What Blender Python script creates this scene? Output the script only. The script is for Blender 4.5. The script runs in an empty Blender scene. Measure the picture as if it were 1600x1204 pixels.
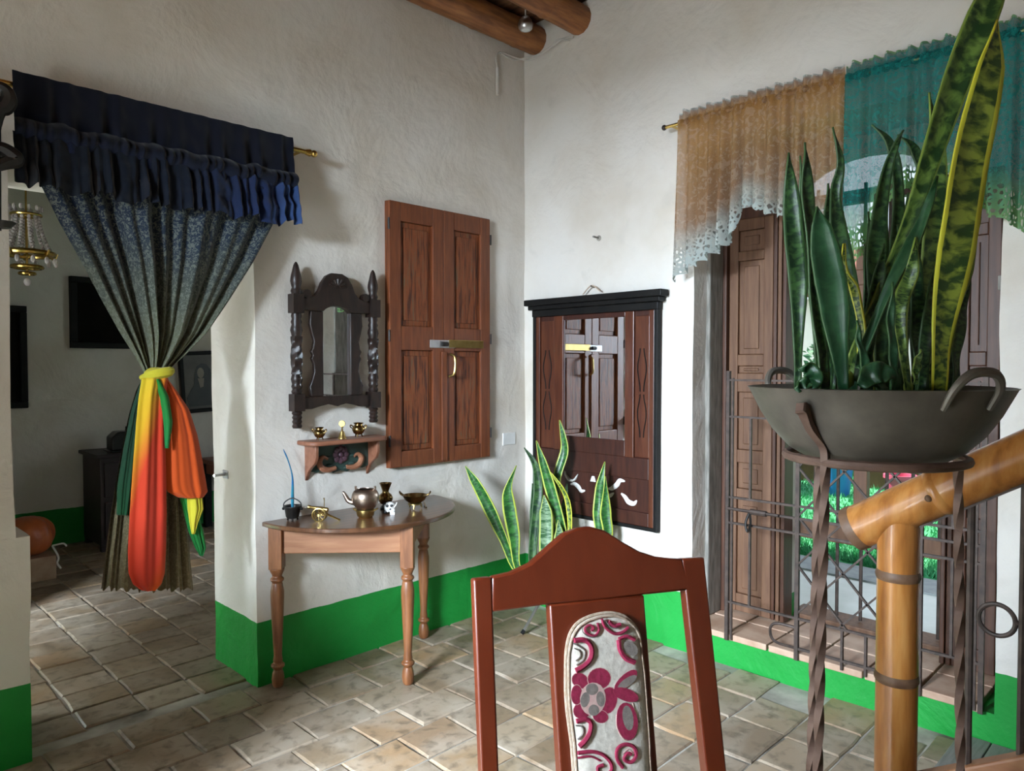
import bpy, bmesh, math, random
from mathutils import Vector as V, Matrix, noise
random.seed(7)
PI = math.pi
SC = bpy.context.scene
COL = SC.collection
# ---------------------------------------------------------------- camera
F, PITCH, EYE = 1134.0, math.radians(1.55), 1.5
CAM = V((-3.323, -3.210, EYE))
q5 = math.sqrt(.5)
D0, RT = V((q5, q5, 0)), V((q5, -q5, 0))
DV = D0 * math.cos(PITCH) - V((0, 0, math.sin(PITCH)))
UP = D0 * math.sin(PITCH) + V((0, 0, math.cos(PITCH)))
cd = bpy.data.cameras.new('camera')
cd.sensor_width = 36; cd.lens = F / 1600 * 36; cd.clip_start = .05
cam = bpy.data.objects.new('camera', cd); COL.objects.link(cam)
cam.matrix_world = Matrix((RT, UP, -DV)).transposed().to_4x4()
cam.location = CAM
SC.camera = cam
# ---------------------------------------------------------------- world, lights, exposure
w = bpy.data.worlds.new('sky'); SC.world = w; w.use_nodes = True
bg = w.node_tree.nodes['Background']
bg.inputs[0].default_value = (.76, .88, 1.0, 1); bg.inputs[1].default_value = 1.2
def area(name, loc, target, sx, sy, energy, col, spread=180, portal=False):
    l = bpy.data.lights.new(name, 'AREA'); l.shape = 'RECTANGLE'; l.size = sx; l.size_y = sy
    l.energy = energy; l.color = col; l.spread = math.radians(spread)
    if portal: l.cycles.is_portal = True
    o = bpy.data.objects.new(name, l); COL.objects.link(o); o.location = loc
    o.rotation_euler = (V(target) - V(loc)).to_track_quat('-Z', 'Y').to_euler()
    return o
# daylight of the open courtyard on the left of the room, under its eaves
area('courtyard_daylight', (-7.4, -2.25, 3.25), (-.6, -.5, .3), 2.6, 2.2, 4000, (.72, .86, 1.0))
# daylight at the open end of the passage that leads to the back room
area('passage_daylight', (-6.2, 1.1, 1.7), (0, 1.15, .5), 1.0, 1.6, 14, (.86, .93, 1.0))
sl_ = bpy.data.lights.new('sun', 'SUN'); sl_.energy = 12; sl_.angle = .02; sl_.color = (1, .95, .86)
so_ = bpy.data.objects.new('sun', sl_); COL.objects.link(so_); so_.rotation_euler = V((.06, -.6, -.76)).to_track_quat('-Z', 'Y').to_euler()
area('window_daylight', (.62, -1.92, 1.5), (-1, -1.92, 1.2), .8, 1.9, 1, (1, 1, 1), portal=True)
area('courtyard_opening', (-5.15, -2.3, 1.2), (0, -2.3, 1.2), 5.0, 2.4, 1, (1, 1, 1), portal=True)
vs = SC.view_settings
vs.view_transform = 'Standard'; vs.look = 'None'; vs.gamma = 1; vs.use_curve_mapping = False
vs.exposure = .22
# ---------------------------------------------------------------- pixel helpers (a pixel gives a direction)
def ray(x, y): return (DV * F + RT * (x - 800) - UP * (y - 602)).normalized()
def hit(x, y, ax, val):
    v = ray(x, y); return CAM + v * ((val - CAM[ax]) / v[ax])
def hitp(x, y, p, n):
    v = ray(x, y); return CAM + v * ((p - CAM).dot(n) / v.dot(n))
def dep(x, y, d):
    v = ray(x, y); return CAM + v * (d / v.dot(DV))
def px(p):
    q = V(p) - CAM; z = q.dot(DV)
    return (800 + F * q.dot(RT) / z, 602 - F * q.dot(UP) / z) if z > .05 else (-9999, -9999)
WA = lambda x, y, o=0: hit(x, y, 1, -o)       # on the left wall, o metres in front of it
WB = lambda x, y, o=0: hit(x, y, 0, -o)       # on the right wall
G = lambda x, y, z=0: hit(x, y, 2, z)         # on a horizontal plane
# ---------------------------------------------------------------- mesh builder
def spline(pts, n):
    pts = [V(p) for p in pts]; out = []
    P = [pts[0] * 2 - pts[1]] + pts + [pts[-1] * 2 - pts[-2]]
    m = len(pts) - 1
    for i in range(n + 1):
        t = i / n * m; k = min(int(t), m - 1); t -= k
        a, b, c, d = P[k:k + 4]
        out.append(.5 * ((2 * b) + (c - a) * t + (2 * a - 5 * b + 4 * c - d) * t * t + (3 * b - a - 3 * c + d) * t ** 3))
    return out
def lerpl(xs, t):
    t = max(0, min(1, t)) * (len(xs) - 1); k = min(int(t), len(xs) - 2)
    return xs[k] + (xs[k + 1] - xs[k]) * (t - k)
class MB:
    def __init__(s): s.v = []; s.f = []; s.uv = {}
    def add(s, vs, fs, uvs=None):
        b = len(s.v); s.v += [V(p) for p in vs]; s.f += [tuple(i + b for i in f) for f in fs]
        if uvs:
            for i, u in enumerate(uvs): s.uv[b + i] = u
        return s
    def box(s, c, d, R=None):
        c = V(c); d = V(d) / 2; vs = []
        for x in (-1, 1):
            for y in (-1, 1):
                for z in (-1, 1):
                    p = V((x * d.x, y * d.y, z * d.z)); vs.append(c + (R @ p if R else p))
        return s.add(vs, [(0, 1, 3, 2), (4, 6, 7, 5), (0, 4, 5, 1), (2, 3, 7, 6), (0, 2, 6, 4), (1, 5, 7, 3)])
    def bx(s, x0, x1, y0, y1, z0, z1): return s.box(((x0 + x1) / 2, (y0 + y1) / 2, (z0 + z1) / 2), (abs(x1 - x0), abs(y1 - y0), abs(z1 - z0)))
    def prism(s, poly, off):
        n = len(poly); off = V(off); poly = [V(p) for p in poly]
        return s.add(poly + [p + off for p in poly], [tuple(range(n)), tuple(range(2 * n - 1, n - 1, -1))] + [(i, i + n, (i + 1) % n + n, (i + 1) % n) for i in range(n)])
    def bar(s, a, b, wd, th, side=(0, 0, 1)):
        a, b = V(a), V(b); t = (b - a).normalized(); sd = V(side); n = t.cross(sd).normalized(); sd = n.cross(t).normalized()
        o = [sd * wd / 2 + n * th / 2, -sd * wd / 2 + n * th / 2, -sd * wd / 2 - n * th / 2, sd * wd / 2 - n * th / 2]
        return s.prism([a + k for k in o], b - a)
    def tube(s, pts, r, n=8, closed=False, twist=0, flat=1.0):
        pts = [V(p) for p in pts]; m = len(pts)
        rs = r if isinstance(r, (list, tuple)) else [r] * m
        vs = []; t0 = None; nr = None
        for i, p in enumerate(pts):
            a = pts[i - 1] if (i or closed) else p; b = pts[(i + 1) % m] if (i < m - 1 or closed) else p
            t = (b - a).normalized()
            if nr is None:
                nr = t.cross(V((0, 0, 1)) if abs(t.z) < .9 else V((1, 0, 0))).normalized()
            else: nr = (nr - t * nr.dot(t)).normalized()
            bn = t.cross(nr)
            for k in range(n):
                an = 2 * PI * k / n + twist * i + PI / 4
                vs.append(p + (nr * math.cos(an) * flat + bn * math.sin(an)) * rs[i])
        fs = []
        for i in range(m if closed else m - 1):
            j = (i + 1) % m
            for k in range(n): fs.append((i * n + k, i * n + (k + 1) % n, j * n + (k + 1) % n, j * n + k))
        if not closed: fs += [tuple(range(n - 1, -1, -1)), tuple((m - 1) * n + k for k in range(n))]
        return s.add(vs, fs)
    def lathe(s, prof, o=(0, 0, 0), n=20, sx=1, sy=1):
        o = V(o); vs = []; m = len(prof)
        for r, z in prof:
            for k in range(n):
                a = 2 * PI * k / n; vs.append(o + V((r * sx * math.cos(a), r * sy * math.sin(a), z)))
        fs = [(i * n + k, i * n + (k + 1) % n, (i + 1) * n + (k + 1) % n, (i + 1) * n + k) for i in range(m - 1) for k in range(n)]
        if prof[0][0] > 1e-5: fs.append(tuple(range(n - 1, -1, -1)))
        if prof[-1][0] > 1e-5: fs.append(tuple((m - 1) * n + k for k in range(n)))
        return s.add(vs, fs)
    def ball(s, c, r, sc=(1, 1, 1), n=12):
        pr = [(max(1e-4, r * math.sin(PI * i / 8)), -r * math.cos(PI * i / 8)) for i in range(9)]
        b = len(s.v); s.lathe(pr, (0, 0, 0), n)
        for i in range(b, len(s.v)):
            p = s.v[i]; s.v[i] = V(c) + V((p.x * sc[0], p.y * sc[1], p.z * sc[2]))
        return s
    def surf(s, fn, nu, nv):
        vs = []; uv = []
        for j in range(nv + 1):
            for i in range(nu + 1):
                vs.append(fn(i / nu, j / nv)); uv.append((i / nu, j / nv))
        W_ = nu + 1
        return s.add(vs, [(j * W_ + i, j * W_ + i + 1, (j + 1) * W_ + i + 1, (j + 1) * W_ + i) for j in range(nv) for i in range(nu)], uv)
    def build(s, name, m, parent=None, org=None, smooth=True, bevel=0, solid=0, local=False, seg=2):
        off = V((0, 0, 0))
        if parent is not None and not local:
            q = parent
            while q is not None: off += V(q.location); q = q.parent
        if org is not None: off = V(org)
        me = bpy.data.meshes.new(name)
        me.from_pydata([tuple(p - off) for p in s.v], [], s.f)
        if s.uv:
            L = me.uv_layers.new(name='UVMap')
            for lp in me.loops: L.data[lp.index].uv = s.uv.get(lp.vertex_index, (0, 0))
        bm = bmesh.new(); bm.from_mesh(me); bmesh.ops.recalc_face_normals(bm, faces=bm.faces)
        bm.to_mesh(me); bm.free()
        me.materials.append(m)
        if smooth:
            for p in me.polygons: p.use_smooth = True
            try: me.set_sharp_from_angle(angle=math.radians(38))
            except Exception: pass
        o = bpy.data.objects.new(name, me); COL.objects.link(o)
        if parent is not None: o.parent = parent
        if org is not None: o.location = org
        if solid:
            d = o.modifiers.new('thickness', 'SOLIDIFY'); d.thickness = solid; d.offset = 0
        if bevel:
            d = o.modifiers.new('bevel', 'BEVEL'); d.width = bevel; d.segments = seg; d.limit_method = 'ANGLE'; d.angle_limit = math.radians(40)
        return o
def tag(o, label, cat, group=None, kind=None):
    if label: o['label'] = label
    if cat: o['category'] = cat
    if group: o['group'] = group
    if kind: o['kind'] = kind
    return o
def thing(name, label, cat, loc=(0, 0, 0), rotz=0, group=None):
    o = bpy.data.objects.new(name, None); COL.objects.link(o); o.empty_display_size = .1
    o.location = loc; o.rotation_euler = (0, 0, rotz)
    return tag(o, label, cat, group)
def struct(o): o['kind'] = 'structure'; return o
# ---------------------------------------------------------------- materials
def new(name):
    m = bpy.data.materials.new(name); m.use_nodes = True
    nt = m.node_tree; b = nt.nodes['Principled BSDF']
    return m, nt, b
def nd(nt, t, **kw):
    n = nt.nodes.new(t)
    for k, v in kw.items(): setattr(n, k, v)
    return n
def rgb(c): return (c[0], c[1], c[2], 1)
def noise_node(nt, scale, detail=4, stretch=(1, 1, 1), coord='Object', dist=0, rough=.55):
    tc = nd(nt, 'ShaderNodeTexCoord'); mp = nd(nt, 'ShaderNodeMapping'); mp.inputs['Scale'].default_value = stretch
    nt.links.new(tc.outputs[coord], mp.inputs[0])
    n = nd(nt, 'ShaderNodeTexNoise'); n.inputs['Scale'].default_value = scale; n.inputs['Detail'].default_value = detail
    n.inputs['Distortion'].default_value = dist; n.inputs['Roughness'].default_value = rough
    nt.links.new(mp.outputs[0], n.inputs['Vector']); return n
def world_noise(nt, scale, detail=4, stretch=(1, 1, 1), dist=0, rough=.55):
    g = nd(nt, 'ShaderNodeNewGeometry'); mp = nd(nt, 'ShaderNodeMapping'); mp.inputs['Scale'].default_value = stretch
    nt.links.new(g.outputs['Position'], mp.inputs[0])
    n = nd(nt, 'ShaderNodeTexNoise'); n.inputs['Scale'].default_value = scale; n.inputs['Detail'].default_value = detail
    n.inputs['Distortion'].default_value = dist; n.inputs['Roughness'].default_value = rough
    nt.links.new(mp.outputs[0], n.inputs['Vector']); return n
def ramp(nt, fac, stops):
    r = nd(nt, 'ShaderNodeValToRGB'); e = r.color_ramp.elements
    while len(e) < len(stops): e.new(.5)
    for k, (p, c) in enumerate(stops): e[k].position = p; e[k].color = rgb(c)
    nt.links.new(fac, r.inputs[0]); return r
def mix(nt, fac, a, b, mode='MIX'):
    n = nd(nt, 'ShaderNodeMix', data_type='RGBA', blend_type=mode)
    for s, i in ((fac, 0), (a, 6), (b, 7)):
        if isinstance(s, (int, float)): n.inputs[i].default_value = s
        elif isinstance(s, tuple): n.inputs[i].default_value = rgb(s)
        else: nt.links.new(s, n.inputs[i])
    return n.outputs[2]
def math_(nt, op, a, b=None, clamp=False):
    n = nd(nt, 'ShaderNodeMath', operation=op, use_clamp=clamp)
    for i, s in enumerate((a, b)):
        if s is None: continue
        if isinstance(s, (int, float)): n.inputs[i].default_value = s
        else: nt.links.new(s, n.inputs[i])
    return n.outputs[0]
def bump(nt, b, h, strength, dist=.01):
    n = nd(nt, 'ShaderNodeBump'); n.inputs['Strength'].default_value = strength; n.inputs['Distance'].default_value = dist
    nt.links.new(h, n.inputs['Height']); nt.links.new(n.outputs[0], b.inputs['Normal'])
def mat(name, c1, c2=None, rough=.5, metal=0, scale=6, stretch=(1, 1, 1), bmp=0, bscale=None, lo=.35, hi=.65, dist=0, c3=None, coat=0, spec=.5, detail=5):
    m, nt, b = new(name)
    b.inputs['Roughness'].default_value = rough; b.inputs['Metallic'].default_value = metal
    b.inputs['Base Color'].default_value = rgb(c1); b.inputs['Coat Weight'].default_value = coat
    b.inputs['Specular IOR Level'].default_value = spec
    if c2:
        n = noise_node(nt, scale, detail, stretch, dist=dist)
        st = [(lo, c1), (hi, c2)] + ([(min(1, hi + .12), c3)] if c3 else [])
        nt.links.new(ramp(nt, n.outputs[0], st).outputs[0], b.inputs['Base Color'])
        if bmp:
            n2 = n if bscale is None else noise_node(nt, bscale, 5, stretch)
            bump(nt, b, n2.outputs[0], bmp, .004)
    return m
M = {}
# rough lime plaster, painted green below 30 cm
def plaster(name, stain):
    m, nt, b = new(name)
    b.inputs['Roughness'].default_value = .78; b.inputs['Specular IOR Level'].default_value = .25
    n1 = world_noise(nt, 1.1, 5); n2 = world_noise(nt, 7, 6, dist=.6)
    c = ramp(nt, n1.outputs[0], [(.3, stain), (.52, (.72, .675, .615)), (.75, (.77, .745, .71))]).outputs[0]
    c = mix(nt, math_(nt, 'MULTIPLY', ramp(nt, n2.outputs[0], [(.58, (0, 0, 0)), (.78, (1, 1, 1))]).outputs[0], .35), c, (.50, .47, .43))
    g = nd(nt, 'ShaderNodeNewGeometry'); sx = nd(nt, 'ShaderNodeSeparateXYZ'); nt.links.new(g.outputs['Position'], sx.inputs[0])
    ed = world_noise(nt, 9, 2)
    z = math_(nt, 'ADD', sx.outputs[2], math_(nt, 'MULTIPLY', math_(nt, 'SUBTRACT', ed.outputs[0], .5), .012))
    f = math_(nt, 'LESS_THAN', z, .302)
    n3 = world_noise(nt, 3, 5)
    gr = ramp(nt, n3.outputs[0], [(.3, (.012, .235, .035)), (.7, (.018, .30, .05))]).outputs[0]
    nt.links.new(mix(nt, f, c, gr), b.inputs['Base Color'])
    r = math_(nt, 'SUBTRACT', .78, math_(nt, 'MULTIPLY', f, .32)); nt.links.new(r, b.inputs['Roughness'])
    h1 = world_noise(nt, 2.6, 7, dist=.5, rough=.55); h2 = world_noise(nt, 14, 5)
    h = math_(nt, 'ADD', h1.outputs[0], math_(nt, 'MULTIPLY', h2.outputs[0], .16))
    bump(nt, b, h, .8, .034)
    return m
M['plaster'] = plaster('lime_plaster', (.60, .53, .44))
def tile_mat():
    m, nt, b = new('worn_clay_tile')
    oi = nd(nt, 'ShaderNodeObjectInfo')
    base = ramp(nt, oi.outputs['Random'], [(0, (.175, .115, .070)), (.25, (.27, .195, .125)), (.5, (.33, .25, .175)), (.7, (.22, .16, .11)), (.85, (.37, .225, .12)), (1, (.25, .185, .115))]).outputs[0]
    n = world_noise(nt, 4, 7, dist=.5); n2 = world_noise(nt, 18, 7, dist=.4)
    c = mix(nt, ramp(nt, n.outputs[0], [(.42, (0, 0, 0)), (.62, (1, 1, 1))]).outputs[0], base, mix(nt, .5, base, (.43, .365, .29)))
    c = mix(nt, ramp(nt, n2.outputs[0], [(.50, (0, 0, 0)), (.70, (.7, .7, .7))]).outputs[0], c, (.10, .075, .05))
    nt.links.new(c, b.inputs['Base Color'])
    nt.links.new(ramp(nt, n.outputs[0], [(.35, (.34, .34, .34)), (.7, (.6, .6, .6))]).outputs[0], b.inputs['Roughness'])
    bump(nt, b, math_(nt, 'ADD', n.outputs[0], math_(nt, 'MULTIPLY', n2.outputs[0], .5)), .5, .006)
    return m
M['tile'] = tile_mat()
M['mortar'] = mat('pale_mortar', (.10, .085, .065), (.50, .46, .40), .85, scale=3, bmp=.4)
M['terracotta'] = mat('terracotta_sill', (.40, .24, .16), (.52, .36, .26), .6, scale=9, bmp=.2)
M['shutter'] = mat('weathered_red_brown_wood', (.060, .015, .005), (.22, .055, .012), .6, scale=8, stretch=(9, 9, .8), bmp=.5, lo=.36, hi=.55, c3=(.12, .075, .04), dist=.4)
M['shutter_frame'] = mat('red_brown_wood', (.12, .030, .009), (.20, .055, .016), .5, scale=7, stretch=(8, 8, .8), bmp=.25)
M['table'] = mat('orange_brown_table_wood', (.15, .052, .018), (.27, .105, .040), .42, scale=6, stretch=(7, 7, .9), bmp=.15)
M['table_apron'] = mat('light_table_wood', (.24, .095, .040), (.33, .15, .07), .5, scale=5, stretch=(1, 1, 9), bmp=.15)
M['table_top'] = mat('dark_polished_table_wood', (.06, .024, .011), (.12, .05, .022), .3, scale=5, stretch=(1, 9, 1), bmp=.12, coat=.3)
M['dark_wood'] = mat('dark_carved_wood', (.009, .005, .004), (.028, .014, .010), .42, scale=12, stretch=(4, 4, 1), bmp=.2)
M['mahogany'] = mat('mahogany', (.030, .008, .005), (.055, .015, .008), .4, scale=6, stretch=(1, 8, 1), bmp=.1)
M['mahogany_v'] = mat('mahogany_upright', (.060, .015, .007), (.105, .030, .012), .36, scale=6, stretch=(8, 8, .8), bmp=.1)
M['black_wood'] = mat('black_painted_wood', (.005, .005, .005), (.010, .009, .008), .5, spec=.2, scale=12, bmp=.1)
M['chair'] = mat('red_varnished_wood', (.130, .019, .005), (.158, .025, .007), .36, scale=5, stretch=(5, 5, 1), bmp=.04, coat=.15)
M['door'] = mat('aged_brown_door_wood', (.050, .017, .007), (.095, .034, .015), .5, scale=6, stretch=(8, 8, .7), bmp=.25)
M['door_worn'] = mat('sun_faded_door_wood', (.115, .050, .024), (.18, .088, .044), .6, scale=6, stretch=(8, 8, .7), bmp=.25)
M['old_frame'] = mat('weathered_grey_timber', (.16, .15, .13), (.30, .28, .25), .8, scale=8, stretch=(6, 6, 1), bmp=.6)
M['iron'] = mat('rusted_iron', (.045, .032, .027), (.085, .058, .047), .55, .35, scale=30, bmp=.2)
M['black_iron'] = mat('black_iron', (.008, .007, .006), (.02, .016, .014), .5, .3, scale=30, bmp=.2)
M['bowl'] = mat('cast_iron_bowl', (.075, .066, .054), (.15, .132, .108), .45, .2, scale=9, bmp=.25, bscale=28)
M['rust'] = mat('stand_rust_iron', (.12, .068, .05), (.19, .115, .085), .6, .2, scale=22, bmp=.25)
M['brass'] = mat('brass', (.36, .25, .08), (.50, .36, .14), .36, 1, scale=14, bmp=.03)
M['old_brass'] = mat('dark_old_brass', (.16, .095, .03), (.34, .22, .08), .27, 1, scale=10, bmp=.05)
M['copper'] = mat('dull_copper', (.36, .27, .21), (.45, .35, .28), .36, 1, scale=8, bmp=.04)
M['gold_rod'] = mat('gold_rod', (.50, .33, .08), (.62, .43, .14), .25, 1, scale=12)
M['steel'] = mat('steel', (.55, .55, .55), (.65, .65, .65), .3, 1, scale=12)
M['white_paint'] = mat('white_paint', (.72, .71, .68), (.78, .77, .75), .5, scale=20)
M['black_paint'] = mat('black_paint', (.008, .008, .009), (.014, .014, .015), .3, scale=20)
M['mirror'] = mat('mirror_glass', (.86, .90, .92), None, .012, 1)
M['soil'] = mat('dark_soil', (.014, .009, .006), (.06, .042, .03), .95, scale=70, bmp=1)
M['plank'] = mat('ceiling_plank', (.085, .038, .018), (.20, .09, .04), .6, scale=5, stretch=(8, .8, 8), bmp=.3)
M['log'] = mat('ceiling_log', (.16, .055, .016), (.36, .14, .042), .5, scale=6, stretch=(.8, 6, 6), bmp=.3)
M['grey_plank'] = mat('grey_floor_plank', (.16, .15, .145), (.25, .235, .225), .5, scale=7, stretch=(1, 9, 1), bmp=.3)
M['crystal'] = mat('crystal_beads', (.75, .68, .66), None, .08, 0)
M['crystal'].node_tree.nodes['Principled BSDF'].inputs['Transmission Weight'].default_value = .5
M['green_paint'] = mat('green_shelf_paint', (.014, .035, .028), (.03, .06, .05), .5, scale=10, bmp=.2)
M['flower_purple'] = mat('dull_purple_paint', (.055, .022, .035), (.09, .04, .055), .5, scale=14)
M['scroll_orange'] = mat('dull_orange_paint', (.28, .105, .055), (.34, .15, .08), .5, scale=14)
M['shelf_wood'] = mat('shelf_wood', (.20, .075, .04), (.28, .12, .07), .42, scale=6, stretch=(1, 6, 6), bmp=.1)
def bamboo_mat():
    m, nt, b = new('varnished_bamboo')
    n = noise_node(nt, 5, 6, (7, 7, .9)); n2 = noise_node(nt, 2.2, 3)
    c = ramp(nt, n.outputs[0], [(.3, (.30, .105, .022)), (.5, (.53, .215, .05)), (.72, (.66, .33, .10))]).outputs[0]
    c = mix(nt, math_(nt, 'MULTIPLY', n2.outputs[0], .5), c, (.25, .085, .02))
    nt.links.new(c, b.inputs['Base Color']); b.inputs['Roughness'].default_value = .28; b.inputs['Coat Weight'].default_value = .35
    bump(nt, b, n.outputs[0], .06, .004); return m
M['bamboo'] = bamboo_mat()
M['bamboo_node'] = mat('bamboo_joint', (.11, .055, .03), (.20, .11, .06), .55, scale=20, bmp=.3)
def leaf_mat(name, dark, light, edge, wv=13.0, ew=.40):
    m, nt, b = new(name)
    tc = nd(nt, 'ShaderNodeTexCoord'); sp = nd(nt, 'ShaderNodeSeparateXYZ'); nt.links.new(tc.outputs['UV'], sp.inputs[0])
    oi = nd(nt, 'ShaderNodeObjectInfo')
    cx = nd(nt, 'ShaderNodeCombineXYZ')
    nt.links.new(math_(nt, 'MULTIPLY', sp.outputs[0], 1.8), cx.inputs[0]); nt.links.new(math_(nt, 'MULTIPLY', sp.outputs[1], wv * 3), cx.inputs[1])
    nt.links.new(math_(nt, 'MULTIPLY', oi.outputs['Random'], 37), cx.inputs[2])
    n = nd(nt, 'ShaderNodeTexNoise'); n.inputs['Scale'].default_value = 1; n.inputs['Detail'].default_value = 5; n.inputs['Distortion'].default_value = .5
    nt.links.new(cx.outputs[0], n.inputs['Vector'])
    c = ramp(nt, n.outputs[0], [(.42, dark), (.52, tuple(.5 * (a + b_) for a, b_ in zip(dark, light))), (.6, light)]).outputs[0]
    e = math_(nt, 'GREATER_THAN', math_(nt, 'ABSOLUTE', math_(nt, 'SUBTRACT', sp.outputs[0], .5)), ew)
    nt.links.new(mix(nt, e, c, edge), b.inputs['Base Color'])
    b.inputs['Roughness'].default_value = .38
    bump(nt, b, n.outputs[0], .08, .003)
    return m
M['leaf'] = leaf_mat('snake_leaf_dark', (.008, .032, .013), (.055, .13, .038), (.04, .09, .028), 14)
M['leaf_y'] = leaf_mat('snake_leaf_yellow_edge', (.022, .060, .012), (.27, .34, .045), (.66, .64, .05), 13, .38)
M['leaf_m'] = leaf_mat('snake_leaf_mottled', (.014, .050, .014), (.15, .25, .05), (.20, .28, .05), 13, .44)
M['leaf_g'] = leaf_mat('snake_leaf_plain', (.012, .06, .022), (.025, .09, .035), (.04, .10, .03), 6, .46)
M['leaf_s'] = leaf_mat('snake_leaf_silver', (.03, .10, .035), (.22, .33, .19), (.35, .42, .08), 16, .40)
M['leaf_c'] = leaf_mat('snake_leaf_corner', (.010, .060, .014), (.045, .18, .035), (.42, .48, .07), 18, .39)
M['bulb'] = mat('leaf_base', (.22, .33, .04), (.30, .38, .06), .4, scale=20)
def lace_mat(name, top, mid, low, hole=.5, scale=230, density=.62, hl=(.75, .68, .58)):
    m, nt, b = new(name)
    tc = nd(nt, 'ShaderNodeTexCoord'); sp = nd(nt, 'ShaderNodeSeparateXYZ'); nt.links.new(tc.outputs['UV'], sp.inputs[0])
    n = noise_node(nt, 4, 4); v = math_(nt, 'ADD', sp.outputs[1], math_(nt, 'MULTIPLY', math_(nt, 'SUBTRACT', n.outputs[0], .5), .5))
    c = ramp(nt, v, [(.12, top), (.70, mid), (.98, low)]).outputs[0]
    nm_ = noise_node(nt, 26, 3, dist=1.6); c = mix(nt, ramp(nt, nm_.outputs[0], [(.50, (0, 0, 0)), (.58, (.35, .35, .35))]).outputs[0], c, mix(nt, .5, c, hl))
    nt.links.new(c, b.inputs['Base Color']); b.inputs['Roughness'].default_value = .9; b.inputs['Specular IOR Level'].default_value = .1
    tr = nd(nt, 'ShaderNodeBsdfTranslucent'); nt.links.new(c, tr.inputs[0])
    tp = nd(nt, 'ShaderNodeBsdfTransparent')
    m1 = nd(nt, 'ShaderNodeMixShader'); m1.inputs[0].default_value = .45
    nt.links.new(b.outputs[0], m1.inputs[1]); nt.links.new(tr.outputs[0], m1.inputs[2])
    # woven net with scattered flower sprigs
    vo = nd(nt, 'ShaderNodeTexVoronoi', feature='DISTANCE_TO_EDGE'); vo.inputs['Scale'].default_value = scale; nt.links.new(tc.outputs['Object'], vo.inputs['Vector'])
    n2 = noise_node(nt, 26, 3, dist=1.6)
    motif = ramp(nt, n2.outputs[0], [(.50, (0, 0, 0)), (.56, (1, 1, 1))]).outputs[0]
    net = ramp(nt, vo.outputs[0], [(.02, (1, 1, 1)), (.10, (hole, hole, hole))]).outputs[0]
    edge = ramp(nt, sp.outputs[1], [(.80, (0, 0, 0)), (.84, (1, 1, 1))]).outputs[0]
    v2 = nd(nt, 'ShaderNodeTexVoronoi', feature='DISTANCE_TO_EDGE'); v2.inputs['Scale'].default_value = 42; nt.links.new(tc.outputs['Object'], v2.inputs['Vector'])
    hem = math_(nt, 'MULTIPLY', edge, ramp(nt, v2.outputs[0], [(.16, (1, 1, 1)), (.24, (.25, .25, .25))]).outputs[0])
    op = math_(nt, 'MAXIMUM', net, math_(nt, 'MULTIPLY', motif, density + .2), True)
    op = math_(nt, 'ADD', math_(nt, 'MULTIPLY', op, math_(nt, 'SUBTRACT', 1, edge)), hem, True)
    m2 = nd(nt, 'ShaderNodeMixShader'); nt.links.new(op, m2.inputs[0]); nt.links.new(tp.outputs[0], m2.inputs[1]); nt.links.new(m1.outputs[0], m2.inputs[2])
    nt.links.new(m2.outputs[0], nt.nodes['Material Output'].inputs[0])
    return m
M['lace_orange'] = lace_mat('orange_lace', (.46, .235, .075), (.36, .205, .115), (.52, .58, .56), .66)
M['lace_teal'] = lace_mat('teal_lace', (.010, .20, .185), (.014, .18, .165), (.24, .40, .16), .68, hl=(.06, .40, .36))
def cloth(name, stops, axis=1, n_amt=.2, rough=.85, sc=5, pat=None, transl=0):
    m, nt, b = new(name)
    tc = nd(nt, 'ShaderNodeTexCoord'); sp = nd(nt, 'ShaderNodeSeparateXYZ'); nt.links.new(tc.outputs['UV'], sp.inputs[0])
    n = noise_node(nt, sc, 4)
    v = sp.outputs[axis] if axis < 2 else math_(nt, 'ADD', math_(nt, 'MULTIPLY', sp.outputs[0], .35), math_(nt, 'MULTIPLY', sp.outputs[1], .65))
    v = math_(nt, 'ADD', v, math_(nt, 'MULTIPLY', math_(nt, 'SUBTRACT', n.outputs[0], .5), n_amt))
    c = ramp(nt, v, stops).outputs[0]
    if pat:
        n2 = noise_node(nt, 85, 3, dist=1.2)
        c = mix(nt, ramp(nt, n2.outputs[0], [(.48, (0, 0, 0)), (.58, (1, 1, 1))]).outputs[0], c, mix(nt, .6, c, pat))
        bump(nt, b, n2.outputs[0], .3, .003)
    nt.links.new(c, b.inputs['Base Color']); b.inputs['Roughness'].default_value = rough; b.inputs['Specular IOR Level'].default_value = .15
    b.inputs['Sheen Weight'].default_value = .15
    if transl:
        tr = nd(nt, 'ShaderNodeBsdfTranslucent'); nt.links.new(c, tr.inputs[0]); ms = nd(nt, 'ShaderNodeMixShader'); ms.inputs[0].default_value = transl
        nt.links.new(b.outputs[0], ms.inputs[1]); nt.links.new(tr.outputs[0], ms.inputs[2]); nt.links.new(ms.outputs[0], nt.nodes['Material Output'].inputs[0])
    return m
M['valance'] = cloth('navy_velvet', [(.0, (.003, .0045, .012)), (.5, (.003, .004, .010)), (1, (.005, .009, .028))], 1, .3)
M['ruffle'] = cloth('navy_ruffle_lit_end', [(.0, (.003, .005, .009)), (.55, (.004, .007, .016)), (.85, (.010, .02, .065)), (1, (.03, .065, .17))], 0, .3)  # bluer right end: the light falling there is put into the colour
M['drape'] = cloth('blue_green_lace_drape', [(.0, (.006, .011, .030)), (.3, (.016, .026, .045)), (.55, (.075, .083, .056)), (.85, (.135, .14, .075)), (1, (.03, .08, .065))], 1, .35, pat=(.17, .185, .15))
M['skirt'] = cloth('olive_lace_skirt', [(.0, (.03, .07, .05)), (.35, (.06, .065, .03)), (1, (.155, .12, .06))], 1, .2, pat=(.25, .20, .12))
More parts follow.
